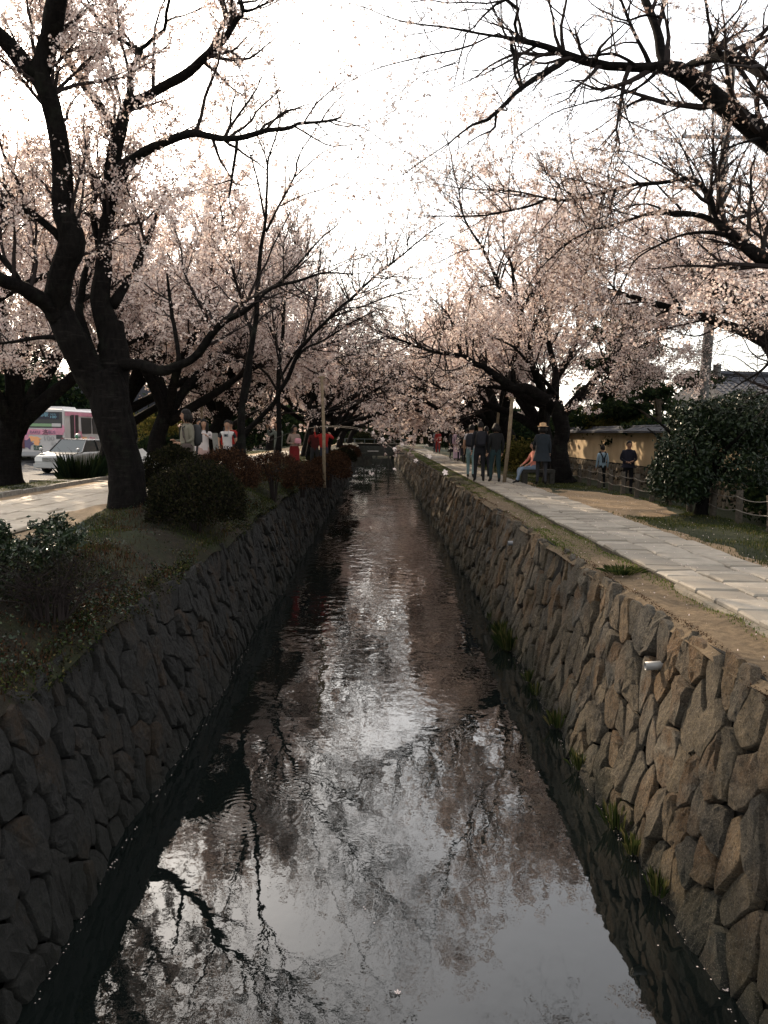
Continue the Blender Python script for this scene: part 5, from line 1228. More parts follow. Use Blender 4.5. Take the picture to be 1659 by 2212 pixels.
float_flower('five petalled blossom floating near the bottom middle of the water', 859, 2144, .022)
float_flower('five petalled blossom floating beside the foot of the sunlit wall', 1567, 2138, .022)
float_flower('small white blossom floating on the dark reflection below the left bank', 420, 1800, .015)

# thin near branch hanging across the canal with a few open flowers
def near_twig():
    base = np.array((at(523, 930, 16.7)[0], 16.7, 2.75)); root = empty('blossom_twig', tuple(base)); tag(root, 'thin bare trailing twig with single white blossoms reaching over the canal from the slim tree', 'twig')
    pts = [(560, 962, 15.0, 1.8), (600, 945, 14.0, 1.6), (640, 931, 13, 1.4), (700, 921, 11.6, 1.3), (778, 926, 10, 1.3), (835, 960, 8.9, 1.5), (903, 1000, 8.0, 1.3), (960, 1022, 7.4, 1.0)]
    a = traced(pts); b = traced([(700, 921, 11.6, 1.1), (775, 928, 10.0, 1.1), (850, 955, 8.9, 1.1), (925, 985, 8.2, 1.0)])
    c = traced([(835, 960, 8.9, 1.4), (822, 1000, 8.8, 1.1), (790, 1032, 8.7, .8)]); d = traced([(800, 938, 9.5, 1.2), (835, 978, 9.3, 1.0), (850, 1015, 9.2, .7)])
    first = resample([(*base, .008), (*a[0, :3], a[0, 3])], 8); a = np.vstack([first[:-1], a]); mb = MB()
    for q in (a, b, c, d): v, f = tubes((q[:, :3] - base)[None], q[None, :, 3], 5); mb.add(v, f)
    mb.build('stem', M['twig'], root); rng = np.random.RandomState(5)
    for px, py in ((888, 993), (875, 980), (1000, 1000), (994, 1005), (985, 990), (1080, 1050)): pass
    for q, ts in ((a, (.72, .80, .86, .93, 1.0)), (b, (.6, .85, 1.0)), (c, (.9,)), (d, (1.0,))):
        for t in ts:
            p = q[int(t * (len(q) - 1)), :3] - base; mb = MB(); v, f = blossom(np.array([[(*p, .01), (*(p + (.02, 0, .01)), .01)]]), 3, 5, .050, .018, rng, clump=3); mb.add(v, f); mb.build('flower', M['petal'], root)
near_twig()

# ------------------------------------------------------------------ far footbridge closing the canal
M['old_wood'] = simple('old_wood', (.045, .045, .038), .9, var=.3, scale=4)
M['rail'] = simple('pale_rail', (.085, .10, .10), .8)
fb = empty('footbridge', (0, 104, 1.7)); tag(fb, 'small far footbridge with a pale rail across the end of the canal', 'bridge')
MB().box((.2, 0, .02), (9, 2.4, .3)).build('deck', M['earth'], fb); MB().box((.2, 8, -.8), (6.0, .4, 1.6)).build('abutment', M['old_wood'], fb)
for y in (-1.1, 1.1):
    MB().box((.2, y, .72), (9, .06, .06)).build('rail', M['rail'], fb)
    for k in range(8): MB().box((-4.2 + 1.25 * k, y, .45), (.06, .06, .56)).build('baluster', M['rail'], fb)
wg = empty('sluice_gate', (0, 60, .9)); tag(wg, 'dark wooden sluice frame with one small pale board far down the canal', 'sluice')
MB().box((-.35, -.1, 1.0), (.8, .06, .07)).build('board', M['white_board'], wg)
MB().box((0, 0, .85), (3.9, .12, .10)).build('beam', M['old_wood'], wg)
for s_ in (-1.0, -.1, .8): MB().box((s_, 0, 0), (.12, .18, 1.8)).build('pier', M['old_wood'], wg)
MB().box((-1.1, .1, .3), (1.4, .05, .8)).build('plank', M['old_wood'], wg)

# ------------------------------------------------------------------ people
def cloth(c, rough=.85): return simple('cloth', c, rough, var=.12, scale=9)
SKIN = simple('skin', (.30, .175, .115), .6); SKIN_D = simple('skin_shade', (.34, .20, .14), .6)
HAIR = simple('black_hair', (.012, .010, .009), .55, bump=.4, scale=60); HAIR_B = simple('brown_hair', (.035, .02, .013), .55, bump=.4, scale=60)
SHOE = simple('dark_shoe', (.02, .018, .017), .6); SHOE_W = simple('pale_shoe', (.5, .48, .45), .6); EYE = simple('eye', (.02, .015, .012), .3); LIP = simple('lip', (.30, .12, .10), .5)

J0 = dict(pel=(0, 0, .93), spi=(0, .01, 1.10), che=(0, .01, 1.30), nec=(0, .02, 1.44), hb=(0, 0, 1.52), hd=(0, -.01, 1.60), ht=(0, .005, 1.655),
          ls=(.17, .02, 1.385), le=(.215, .04, 1.12), lw=(.225, -.03, .885), lh=(.222, -.06, .82), rs=(-.17, .02, 1.385), re=(-.215, .04, 1.12), rw=(-.225, -.03, .885), rh=(-.222, -.06, .82),
          lp=(.085, 0, .88), lk=(.10, -.02, .49), la=(.105, .03, .085), lt=(.12, -.12, .035), rp=(-.085, 0, .88), rk=(-.10, -.02, .49), ra=(-.105, .03, .085), rt=(-.12, -.12, .035))
RAD = dict(pel=(.155, .115), spi=(.135, .10), che=(.16, .11), nec=(.052, .055), hb=(.068, .078), hd=(.078, .092), ht=(.055, .065), s=(.062, .062), e=(.044, .044), w=(.027, .030), h=(.036, .018), p=(.092, .092), k=(.058, .060), a=(.038, .042), t=(.040, .030))
BONES = [('pel', 'spi'), ('spi', 'che'), ('che', 'nec'), ('nec', 'hb'), ('hb', 'hd'), ('hd', 'ht'), ('che', 'ls'), ('ls', 'le'), ('le', 'lw'), ('lw', 'lh'), ('che', 'rs'), ('rs', 're'), ('re', 'rw'), ('rw', 'rh'),
         ('pel', 'lp'), ('lp', 'lk'), ('lk', 'la'), ('la', 'lt'), ('pel', 'rp'), ('rp', 'rk'), ('rk', 'ra'), ('ra', 'rt')]

def person(label, x, y, z, rz, h, pose=None, top=(.1, .1, .1), legs=(.03, .03, .04), sleeve='long', hair='short', hairm=None, shoe=None, bareleg=False,
           coat=None, skirt=None, hat=None, face=True, slim=1.0, group=None, skin=None, collar=None, hem=.78):
    skin = skin or SKIN; J = {k: np.array(v, float) for k, v in J0.items()}
    for k, v in (pose or {}).items(): J[k] = np.array(v, float)
    s = h / 1.70; names = list(J)
    me = bpy.data.meshes.new('body_cage'); ix = {k: i for i, k in enumerate(names)}
    me.from_pydata([tuple(J[k] * s) for k in names], [(ix[a], ix[b]) for a, b in BONES], [])
    ob = bpy.data.objects.new('cage', me); COL.objects.link(ob); ob.modifiers.new('s', 'SKIN'); ob.modifiers.new('u', 'SUBSURF').levels = 1
    for k in names:
        sv_ = me.skin_vertices[0].data[ix[k]]; r = RAD.get(k) or RAD[k[1]]; f = s * (slim if k not in ('hb', 'hd', 'ht') else 1)
        sv_.radius = (r[0] * f, r[1] * f); sv_.use_root = k == 'pel'
    dg = bpy.context.evaluated_depsgraph_get(); bm_ = bpy.data.meshes.new_from_object(ob.evaluated_get(dg)); bpy.data.objects.remove(ob)
    nv = len(bm_.vertices); V = np.empty(nv * 3, np.float32); bm_.vertices.foreach_get('co', V); V = V.reshape(-1, 3).astype(float)
    polys = [tuple(p.vertices) for p in bm_.polygons]; bpy.data.meshes.remove(bm_)
    C = np.array([V[list(p)].mean(0) for p in polys]); best = np.full(len(C), 9.0); bi = np.zeros(len(C), int); tt = np.zeros(len(C))
    for i, (a, b) in enumerate(BONES):
        A, B = J[a] * s, J[b] * s; d = B - A; t = np.clip(((C - A) @ d) / (d @ d), 0, 1); dist = np.linalg.norm(C - A - t[:, None] * d, axis=1)
        q = dist < best; best[q] = dist[q]; bi[q] = i; tt[q] = t[q]
    MATS = [skin, cloth(top), cloth(legs), shoe or SHOE, cloth(collar or top)]
    def mat_of(i, t):
        a, b = BONES[i]
        if b in ('hb', 'hd', 'ht') and a != 'nec': return 0
        if (a, b) == ('nec', 'hb'): return 0 if t > .12 else 1
        if b in ('lh', 'rh'): return 0 if t > .1 or sleeve != 'long' else 1
        if b in ('lw', 'rw'): return 1 if sleeve == 'long' and t < .93 else 0
        if b in ('le', 're'): return (4 if sleeve == 'short' else 1) if sleeve == 'long' or t < .55 else 0
        if b in ('lt', 'rt'): return 3
        if b in ('la', 'ra'): return 3 if t > .9 else (0 if bareleg else 2)
        if b in ('lk', 'rk', 'lp', 'rp'): return 2
        if (a, b) == ('pel', 'spi'): return 2 if t < .15 else 1
        return 1
    mi = np.array([mat_of(i, t) for i, t in zip(bi, tt)])
    root = empty('person', (x, y, z), rz); tag(root, label, 'person', group)
    mb = MB(); quads = [i for i, p in enumerate(polys) if len(p) == 4]; base = mb.n
    mb.v.append(V); mb.n = nv
    for i, p in enumerate(polys): mb.f.setdefault((len(p), int(mi[i])), []).append(np.array([p]))
    # fingers, rooted inside the palm, and a thumb from its side
    for sd, w_ in (('l', 1), ('r', -1)):
        H, W = J[sd + 'h'] * s, J[sd + 'w'] * s; d = (H - W) / np.linalg.norm(H - W); side = np.cross(d, (0, 0, 1.0)) if abs(d[2]) < .9 else np.array((0, 1.0, 0)); side = side - d * (side @ d); side /= np.linalg.norm(side); nr = np.cross(d, side)
        for k, L in enumerate((.060, .070, .066, .052)):
            b0 = H + side * (k - 1.5) * .017 * s; p = [b0 - d * .01, b0 + d * L * .5 * s + nr * .006, b0 + d * L * .85 * s + nr * .022, b0 + d * L * .95 * s + nr * .036]
            mb.tube(p, [.0095 * s, .0085 * s, .0075 * s, .006 * s], 6, 0)
        b0 = H - d * .03 * s - side * .022 * s; mb.tube([b0, b0 - side * .022 * s + d * .02 * s, b0 - side * .028 * s + d * .048 * s + nr * .01], [.012 * s, .010 * s, .008 * s], 6, 0)
    hd = (J['hd'] + (0, -.002, .012)) * s; up3 = (J['ht'] - J['hb']) / np.linalg.norm(J['ht'] - J['hb'])
    # head mass over the skull
    mb.ell(hd, (.080 * s, .098 * s, .118 * s), 14, 10, 0)
    if face:
        mb.ell(hd + np.array((0, -.098, -.012)) * s, (.014 * s, .020 * s, .026 * s), 8, 6, 0)
        for w_ in (-1, 1): mb.ell(hd + np.array((w_ * .080, .0, -.008)) * s, (.010 * s, .020 * s, .030 * s), 8, 6, 0)
    mb.build('body', MATS, root, smooth=True)
    if face:
        for w_ in (-1, 1): MB().ell(hd + np.array((w_ * .032, -.086, .012)) * s, (.014 * s, .008 * s, .008 * s), 8, 6).build('eye', EYE, root)
        MB().ell(hd + np.array((0, -.088, -.055)) * s, (.024 * s, .010 * s, .008 * s), 8, 6).build('mouth', LIP, root)
    # hair
    hm = hairm or HAIR; mb = MB()
    def hairshell(lo_front, lo_back, r):
        nu, nv_ = 20, 9; v = []
        for j in range(nv_ + 1):
            for i in range(nu):
                ph = 2 * math.pi * i / nu; fr = .5 - .5 * math.sin(ph) if False else (1 - math.sin(ph)) / 2   # 1 in front (-y)
                tm = math.pi * (lo_back + (lo_front - lo_back) * fr ** 1.5); th = tm * j / nv_; rr = r * (1 + .03 * math.sin(7 * ph + 3 * j))
                v.append(hd + np.array((.086 * rr * math.sin(th) * math.cos(ph), .104 * rr * math.sin(th) * math.sin(ph) + .006, .124 * rr * math.cos(th))) * s)
        mb.add(np.array(v), np.array([(j * nu + i, (j + 1) * nu + i, (j + 1) * nu + (i + 1) % nu, j * nu + (i + 1) % nu) for j in range(nv_) for i in range(nu)]))
    hairshell(.36, .66, 1.05)
    if hair in ('long', 'bob'):
        L = .16 if hair == 'bob' else .30
        for k in range(9):
            a = R_(-25 + k * 28.75); p0 = hd + np.array((.082 * math.cos(a), .09 * math.sin(a) + .01, .02)) * s
            mb.tube([p0, p0 + np.array((.012 * math.cos(a), .015 * math.sin(a), -L * .5)) * s, p0 + np.array((0, .0, -L)) * s], [.034 * s, .036 * s, .014 * s], 8)
    if hair == 'bun': mb.ell(hd + np.array((0, .045, .135)) * s, (.040 * s, .040 * s, .038 * s), 10, 8)
    mb.build('hair', hm, root, smooth=True)
    def garment(nm, rings, col, open_=False, m=None):
        n = 18; v = []
        for (cx_, cy_, zz, rx, ry) in rings:
            for k in range(n): a = 2 * math.pi * k / n; f = 1 + .035 * math.sin(5 * a + zz * 9) * (1.4 - zz if zz < 1.0 else .1); v.append((np.array((cx_ + rx * f * math.cos(a), cy_ + ry * f * math.sin(a), zz)) * s))
        mbg = MB().add(np.array(v), np.array([(j * n + k, j * n + (k + 1) % n, (j + 1) * n + (k + 1) % n, (j + 1) * n + k) for j in range(len(rings) - 1) for k in range(n)]))
        mbg.build(nm, m or cloth(col), root, smooth=True)
    if coat: garment('coat', [(0, .02, 1.46, .075, .07), (0, .02, 1.42, .175, .105), (0, .02, 1.30, .205, .135), (0, .01, 1.10, .18, .135), (0, 0, .93, .20, .155), (0, 0, (.93 + hem - .2) / 2, .235, .19), (0, 0, hem - .2, .26, .22)], coat)
    if skirt: garment('skirt', [(0, .01, 1.02, .15, .115), (0, 0, .90, .185, .145), (0, 0, .6, .19, .16), (0, 0, skirt[1], skirt[2], skirt[2] * .9)], skirt[0])
    if hat:
        mb = MB(); c = hd + np.array((0, .005, .055)) * s; n = 20; v = []
        for r, zz in ((.155, -.005), (.150, .004), (.100, .012), (.096, .06), (.082, .095), (.03, .108), (.001, .11)):
            for k in range(n): a = 2 * math.pi * k / n; v.append(c + np.array((r * math.cos(a), r * 1.1 * math.sin(a), zz)) * s)
        mb.add(np.array(v), np.array([(j * n + k, j * n + (k + 1) % n, (j + 1) * n + (k + 1) % n, (j + 1) * n + k) for j in range(6) for k in range(n)]))
        o = mb.build('hat', simple('straw', hat, .8, bump=.4, scale=60, var=.15), root, smooth=True)
        MB().tube([c + np.array((0, 0, .014)) * s, c + np.array((0, 0, .036)) * s], [.102 * s, .101 * s], 20, caps=False).build('hat_band', SHOE, o)
    return root

def sack(name, label, cat, x, y, z, rz, c, sz, col, straps=None):
    r = empty(name, (x, y, z), rz); tag(r, label, cat); mb = MB(); mb.ell(c, sz, 14, 10)
    v = mb.v[0]; d = (v - np.array(c)) / np.array(sz); mb.v[0] = np.array(c) + np.sign(d) * np.abs(d) ** .62 * np.array(sz)
    mb.build('pouch', cloth(col, .7), r, True); MB().box((c[0], c[1] + sz[1] * .9, c[2] - sz[2] * .25), (sz[0] * 1.3, sz[1] * .5, sz[2] * .8), taper=.9).build('pocket', cloth(col, .7), r)
    for st in straps or (): MB().tube(st, .012, 6).build('strap', cloth(col, .7), r, True)
    return r
def bpack(label, x, y, z, rz, s, col):
    st = [[(w_ * .09 * s, .12 * s, 1.42 * s), (w_ * .115 * s, .0, 1.46 * s), (w_ * .115 * s, -.115 * s, 1.38 * s), (w_ * .14 * s, -.10 * s, 1.2 * s), (w_ * .15 * s, .07 * s, 1.06 * s)] for w_ in (-1, 1)]
    sack('backpack', label, 'backpack', x, y, z, rz, (0, .20 * s, 1.24 * s), (.15 * s, .085 * s, .22 * s), col, st)

GZ = 1.78
def PX(px, d): return xat(px, d, 950)
PI = math.pi
armup = dict(le=(.25, -.16, 1.28), lw=(.10, -.30, 1.50), lh=(.08, -.33, 1.57), re=(-.25, -.16, 1.28), rw=(-.10, -.30, 1.50), rh=(-.08, -.33, 1.57))
stride = dict(lk=(.10, -.14, .50), la=(.105, -.16, .10), lt=(.115, -.31, .05), rk=(-.10, .02, .49), ra=(-.105, .20, .12), rt=(-.12, .08, .04))
strideb = dict(lk=(.10, -.08, .50), la=(.11, -.05, .085), lt=(.13, -.20, .035), rk=(-.10, .0, .49), ra=(-.11, .10, .09), rt=(-.13, -.04, .035))
bent = dict(le=(.24, .06, 1.13), lw=(.14, -.18, 1.06), lh=(.07, -.22, 1.08), re=(-.24, .06, 1.13), rw=(-.15, -.20, 1.10), rh=(-.09, -.25, 1.13))

# left bank
wx = PX(403, 16.4)
person('woman in a long khaki coat with shoulder length dark hair and blue jeans', wx, 16.4, 1.90, R_(-62), 1.72, {**strideb, **bent}, top=(.13, .12, .09), legs=(.018, .026, .05), coat=(.145, .13, .10), hair='bob', hem=.84)
sack('shoulder_bag', 'small beige and dark shoulder bag at the hip of the woman in the long coat', 'bag', wx, 16.4, 1.90, R_(-10), (.12, -.25, .98), (.12, .05, .10), (.06, .045, .04), [[(.1, -.25, 1.06), (.0, -.18, 1.3), (-.08, -.02, 1.47)]])
bpack('dark backpack worn by the woman in the long khaki coat', wx, 16.4, 1.90, R_(-62), 1.0, (.03, .03, .03))
gx = PX(440, 19.5)
person('girl in a white top and pale pink trousers with a grey jacket over one arm', gx, 19.5, 1.90, R_(14), 1.58, {**strideb, 'le': (.24, -.02, 1.22), 'lw': (.08, -.20, 1.30), 'lh': (.03, -.20, 1.34)}, top=(.42, .37, .35), legs=(.30, .20, .175), sleeve='long', hair='long', slim=.9)
jk = empty('jacket', (gx + .13, 19.42, 1.90)); tag(jk, 'grey jacket hanging over the arm of the girl in the white top', 'jacket')
MB().add([(x_ + .015 * math.sin(9 * z_), -.14 - .05 * math.sin(6 * x_ + 4 * z_), z_) for z_ in np.linspace(1.28, .55, 8) for x_ in np.linspace(.12, .27 - .06 * (1.28 - z_), 6)], [(j * 6 + i, j * 6 + i + 1, j * 6 + i + 7, j * 6 + i + 6) for j in range(7) for i in range(5)]).build('cloth', cloth((.16, .155, .14)), jk, True)
kx = PX(491, 20.8)
person('boy in a white T-shirt with black sleeves and a camera round his neck', kx, 20.8, 1.90, R_(4), 1.58, {'le': (.25, .03, 1.13), 'lw': (.27, -.02, .90), 'lh': (.27, -.05, .83), 're': (-.25, .02, 1.14), 'rw': (-.20, -.16, .98), 'rh': (-.16, -.2, .97)}, top=(.45, .42, .40), legs=(.012, .012, .014), sleeve='short', collar=(.02, .02, .022), slim=.95)
cm = empty('camera', (kx, 20.62, 3.12)); tag(cm, 'small camera hanging on the chest of the boy in white', 'camera'); MB().box((0, 0, 0), (.11, .05, .07)).build('case', M['metal'], cm); MB().tube([(0, -.02, 0), (0, -.06, 0)], .026, 12).build('lens', M['glass'], cm)
MB().tube([(-.05, .01, .03), (-.06, .08, .20), (-.03, .16, .24)], .005, 5).build('strap', M['metal'], cm); MB().tube([(.05, .01, .03), (.06, .08, .20), (.03, .16, .24)], .005, 5).build('strap', M['metal'], cm)
person('person in red half hidden behind the girl in the white top', PX(431, 23.5), 23.5, 1.88, R_(20), 1.66, None, top=(.20, .015, .012), legs=(.03, .03, .03))
person('person in red directly behind the boy in white', PX(497, 24), 24, 1.88, R_(-15), 1.62, {'le': (.30, 0, 1.20), 're': (-.30, 0, 1.20)}, top=(.22, .015, .012), legs=(.03, .02, .02), slim=1.1)
person('person in a grey green jacket raising a phone beside the slim tree', PX(600, 24.5), 24.5, 1.86, R_(-50), 1.66, armup, top=(.12, .13, .11), legs=(.05, .05, .045), hair='bob')
person('woman in a red skirt and patterned top between two tree stems', PX(636, 26), 26, 1.85, R_(30), 1.56, bent, top=(.22, .16, .13), legs=(.12, .012, .012), skirt=((.12, .012, .012), .42, .20), hair='bob')
sack('shoulder_bag', 'pink bag carried by the woman in the red skirt', 'bag', PX(641, 26) , 25.8, 1.85, 0, (.06, -.05, 1.10), (.10, .05, .09), (.55, .25, .28))
person('woman in a red jumper holding both arms up to take a picture', PX(700, 27), 27, 1.83, R_(165), 1.60, {'le': (.34, -.08, 1.30), 'lw': (.42, -.18, 1.52), 'lh': (.43, -.2, 1.6), 're': (-.30, -.12, 1.28), 'rw': (-.12, -.32, 1.42), 'rh': (-.08, -.35, 1.47)}, top=(.24, .016, .014), legs=(.03, .03, .04), hair='bob')
person('person in maroon beside the woman in the red jumper', PX(680, 27.6), 27.6, 1.83, R_(-170), 1.55, bent, top=(.07, .015, .014), legs=(.03, .03, .03), hair='bob')

# right bank, near group
hx = PX(1166, 24.0)
person('person in a straw hat and long dark coat standing with the back turned', hx, 23.6, GZ + .03, PI - .12, 1.73, {**strideb, 'le': (.22, -.08, 1.16), 'lw': (.12, -.28, 1.22), 'lh': (.10, -.33, 1.25)}, top=(.018, .022, .026), legs=(.024, .024, .027), coat=(.016, .020, .024), hat=(.42, .27, .15), face=False, hair='bob', hem=.88)
sx_ = PX(1142, 24.2)
person('person in blue jeans and a salmon sleeve seated on the stone bench', sx_ + .18, 24.35, GZ, R_(-75), 1.62, dict(pel=(0, .02, .52), spi=(0, .05, .70), che=(0, .04, .90), nec=(0, .04, 1.05), hb=(0, .01, 1.13), hd=(0, 0, 1.20), ht=(0, .01, 1.26), ls=(.17, .04, .98), le=(.22, -.08, .76), lw=(.18, -.26, .62), lh=(.16, -.32, .60), rs=(-.17, .04, .98), re=(-.22, -.08, .76), rw=(-.18, -.26, .62), rh=(-.16, -.32, .60),
       lp=(.09, -.02, .50), lk=(.11, -.44, .50), la=(.11, -.60, .11), lt=(.11, -.74, .06), rp=(-.09, -.02, .50), rk=(-.11, -.44, .49), ra=(-.11, -.42, .09), rt=(-.11, -.56, .04)), top=(.48, .18, .13), legs=(.13, .17, .22), hair='bob')
person('man in a white T-shirt and grey trousers standing left in the shaded group', PX(1018, 26.6), 26.6, GZ + .03, PI - .25, 1.72, stride, top=(.34, .31, .31), legs=(.15, .22, .22), sleeve='short', face=False)
bpack('black backpack on the man in the white T-shirt', PX(1018, 26.6), 26.6, GZ + .03, PI - .25, 1.0, (.02, .02, .024))
person('tall man all in black in the middle of the shaded group seen from behind', PX(1037, 24.8), 24.8, GZ + .03, PI, 1.80, strideb, top=(.012, .012, .014), legs=(.012, .012, .014), face=False, slim=1.05)
bpack('black backpack on the tall man all in black', PX(1037, 24.8), 24.8, GZ + .03, PI, 1.05, (.014, .014, .017))
person('stout person in a black jacket and dark teal jeans near the propping pole', PX(1071, 24.6), 24.6, GZ + .03, PI + .15, 1.74, strideb, top=(.012, .012, .012), legs=(.016, .030, .032), face=False, slim=1.15, hair='bob')
person('dark figure half hidden in the shade between trunk and propping pole', PX(1050, 27.5), 27.5, GZ + .03, PI, 1.68, None, top=(.02, .02, .02), legs=(.02, .02, .025), face=False)
# right bank, far group
far_p = [('far walker in black at the left of the distant group', 978, 46, .4, (.02, .02, .022), (.02, .02, .02), {}),
 ('far woman in a white and purple flowered kimono', 993, 44, .1, (.48, .34, .40), (.46, .32, .38), dict(kimono=True)),
 ('far walker in dark grey beside the flowered kimono', 1009, 42, PI, (.03, .035, .04), (.03, .03, .035), {}),
 ('far person in black with a dark bag in the distant group', 1020, 39, PI, (.012, .012, .012), (.012, .012, .012), {}),
 ('far person in black standing shoulder to shoulder in the distant group', 1027, 37.5, PI, (.018, .016, .016), (.014, .014, .014), {}),
 ('far woman in a red patterned top and black trousers', 1046, 37, .2, (.35, .06, .07), (.02, .02, .02), {}),
 ('very far walker in bright red near the canal bend', 966, 58, 0, (.22, .02, .018), (.2, .02, .018), {}),
 ('very far walker in grey near the canal bend', 958, 60, PI, (.12, .13, .14), (.03, .03, .04), {})]
FRZ = 1.83
for lb, px, d, rz, tp, lg, ex in far_p:
    px_ = 817 + (px / 1.0 - 817) if False else px
    X = xat(px * 1836 / 1659 / (1836 / 1659) - 0, d, 950); X = xat((860 + (px - 860)) if True else px, d, 950)
    X = min(max(X, 3.1), 4.25)
    r = person(lb, X, d, FRZ, rz, 1.66, strideb, top=tp, legs=lg, face=(rz < 1), hair='bob' if 'woman' in lb else 'short', skirt=((lg), .12, .19) if ex else None)
person('far woman in a pale dress crouching at the path edge', 4.75, 37.5, GZ, -1.2, 1.6, dict(pel=(0, .05, .36), spi=(0, .06, .54), che=(0, .02, .74), nec=(0, 0, .88), hb=(0, -.03, .96), hd=(0, -.05, 1.03), ht=(0, -.04, 1.09), ls=(.16, .02, .82), le=(.20, -.15, .66), lw=(.12, -.34, .66), lh=(.08, -.40, .68), rs=(-.16, .02, .82), re=(-.20, -.15, .66), rw=(-.12, -.34, .66), rh=(-.08, -.40, .68),
       lp=(.09, 0, .35), lk=(.13, -.34, .46), la=(.12, -.12, .09), lt=(.13, -.27, .04), rp=(-.09, 0, .35), rk=(-.13, -.34, .44), ra=(-.12, -.10, .09), rt=(-.13, -.25, .04)), top=(.46, .32, .27), legs=(.40, .30, .26), hair='bob')
# sunken lane
person('woman with a hair bun in black dungarees over a pale blue blouse', PX(1303, 29.0), 29.0, 1.32, PI + .1, 1.58, None, top=(.25, .34, .40), legs=(.014, .014, .014), hair='bun', face=False, shoe=SHOE_W)
dg_ = empty('dungaree_bib', (PX(1303, 29.0), 29.0, 1.32), PI + .1)
dgl = tag(dg_, 'black crossed dungaree straps on the back of the woman with the hair bun', 'straps')
for w_ in (-1, 1): MB().tube([(w_ * .10, -.06, 1.33), (w_ * .10, .02, 1.385), (w_ * .09, .125, 1.30), (w_ * .03, .135, 1.16), (w_ * .03, .12, 1.0)], .022, 6).build('strap', cloth((.014, .014, .014)), dg_, True)
person('man in a dark navy jacket holding his hands together by the plastered wall', PX(1360, 27.0), 27.0, 1.32, R_(-4), 1.76, {'le': (.25, .02, 1.14), 'lw': (.09, -.20, 1.08), 'lh': (.03, -.23, 1.08), 're': (-.25, .02, 1.14), 'rw': (-.09, -.20, 1.05), 'rh': (-.03, -.23, 1.04)}, top=(.016, .016, .022), legs=(.012, .012, .014), slim=1.1, coat=(.016, .016, .024), hem=1.08)

# ------------------------------------------------------------------ vehicles
def text_obj(body, size, mat, parent, loc, rot=(R_(90), 0, 0), nm='lettering', sc=(1, 1, 1)):
    c = bpy.data.curves.new(nm, 'FONT'); c.body = body; c.size = size; c.align_x = 'CENTER'; c.align_y = 'CENTER'; c.extrude = .002; c.materials.append(mat)
    o = bpy.data.objects.new(nm, c); COL.objects.link(o); o.parent = parent; o.location = loc; o.rotation_euler = rot; o.scale = sc
    bpy.context.view_layer.update(); me = bpy.data.meshes.new_from_object(o.evaluated_get(bpy.context.evaluated_depsgraph_get())); bpy.data.objects.remove(o)
    q = bpy.data.objects.new(nm, me); COL.objects.link(q); q.parent = parent; q.location = loc; q.rotation_euler = rot; q.scale = sc; return q
def wheel(parent, x, y, r, wd, axis='x'):
    t = MB().tube([(x - wd / 2, y, r), (x + wd / 2, y, r)], r, 24).build('tyre', simple('tyre', (.015, .015, .015), .9), None, True)
    wr = empty('wheel', (0, 0, 0)); wr.parent = parent; t.parent = wr
    MB().tube([(x - wd / 2 - .01, y, r), (x + wd / 2 + .01, y, r)], r * .58, 18).build('rim', M['metal'], wr)
def loft(mb, secs, mat=0):
    n = len(secs[0]); v = np.concatenate([np.array(q) for q in secs]); mb.add(v, [(j * n + k, j * n + (k + 1) % n, (j + 1) * n + (k + 1) % n, (j + 1) * n + k) for j in range(len(secs) - 1) for k in range(n)], mat)
    mb.add(np.zeros((0, 3)), []); m0 = mb.n - len(v); mb.f.setdefault((n, mat), []).append(np.array([list(range(n))[::-1]]) + m0); mb.f[(n, mat)].append(np.array([list(range(n))]) + mb.n - n)

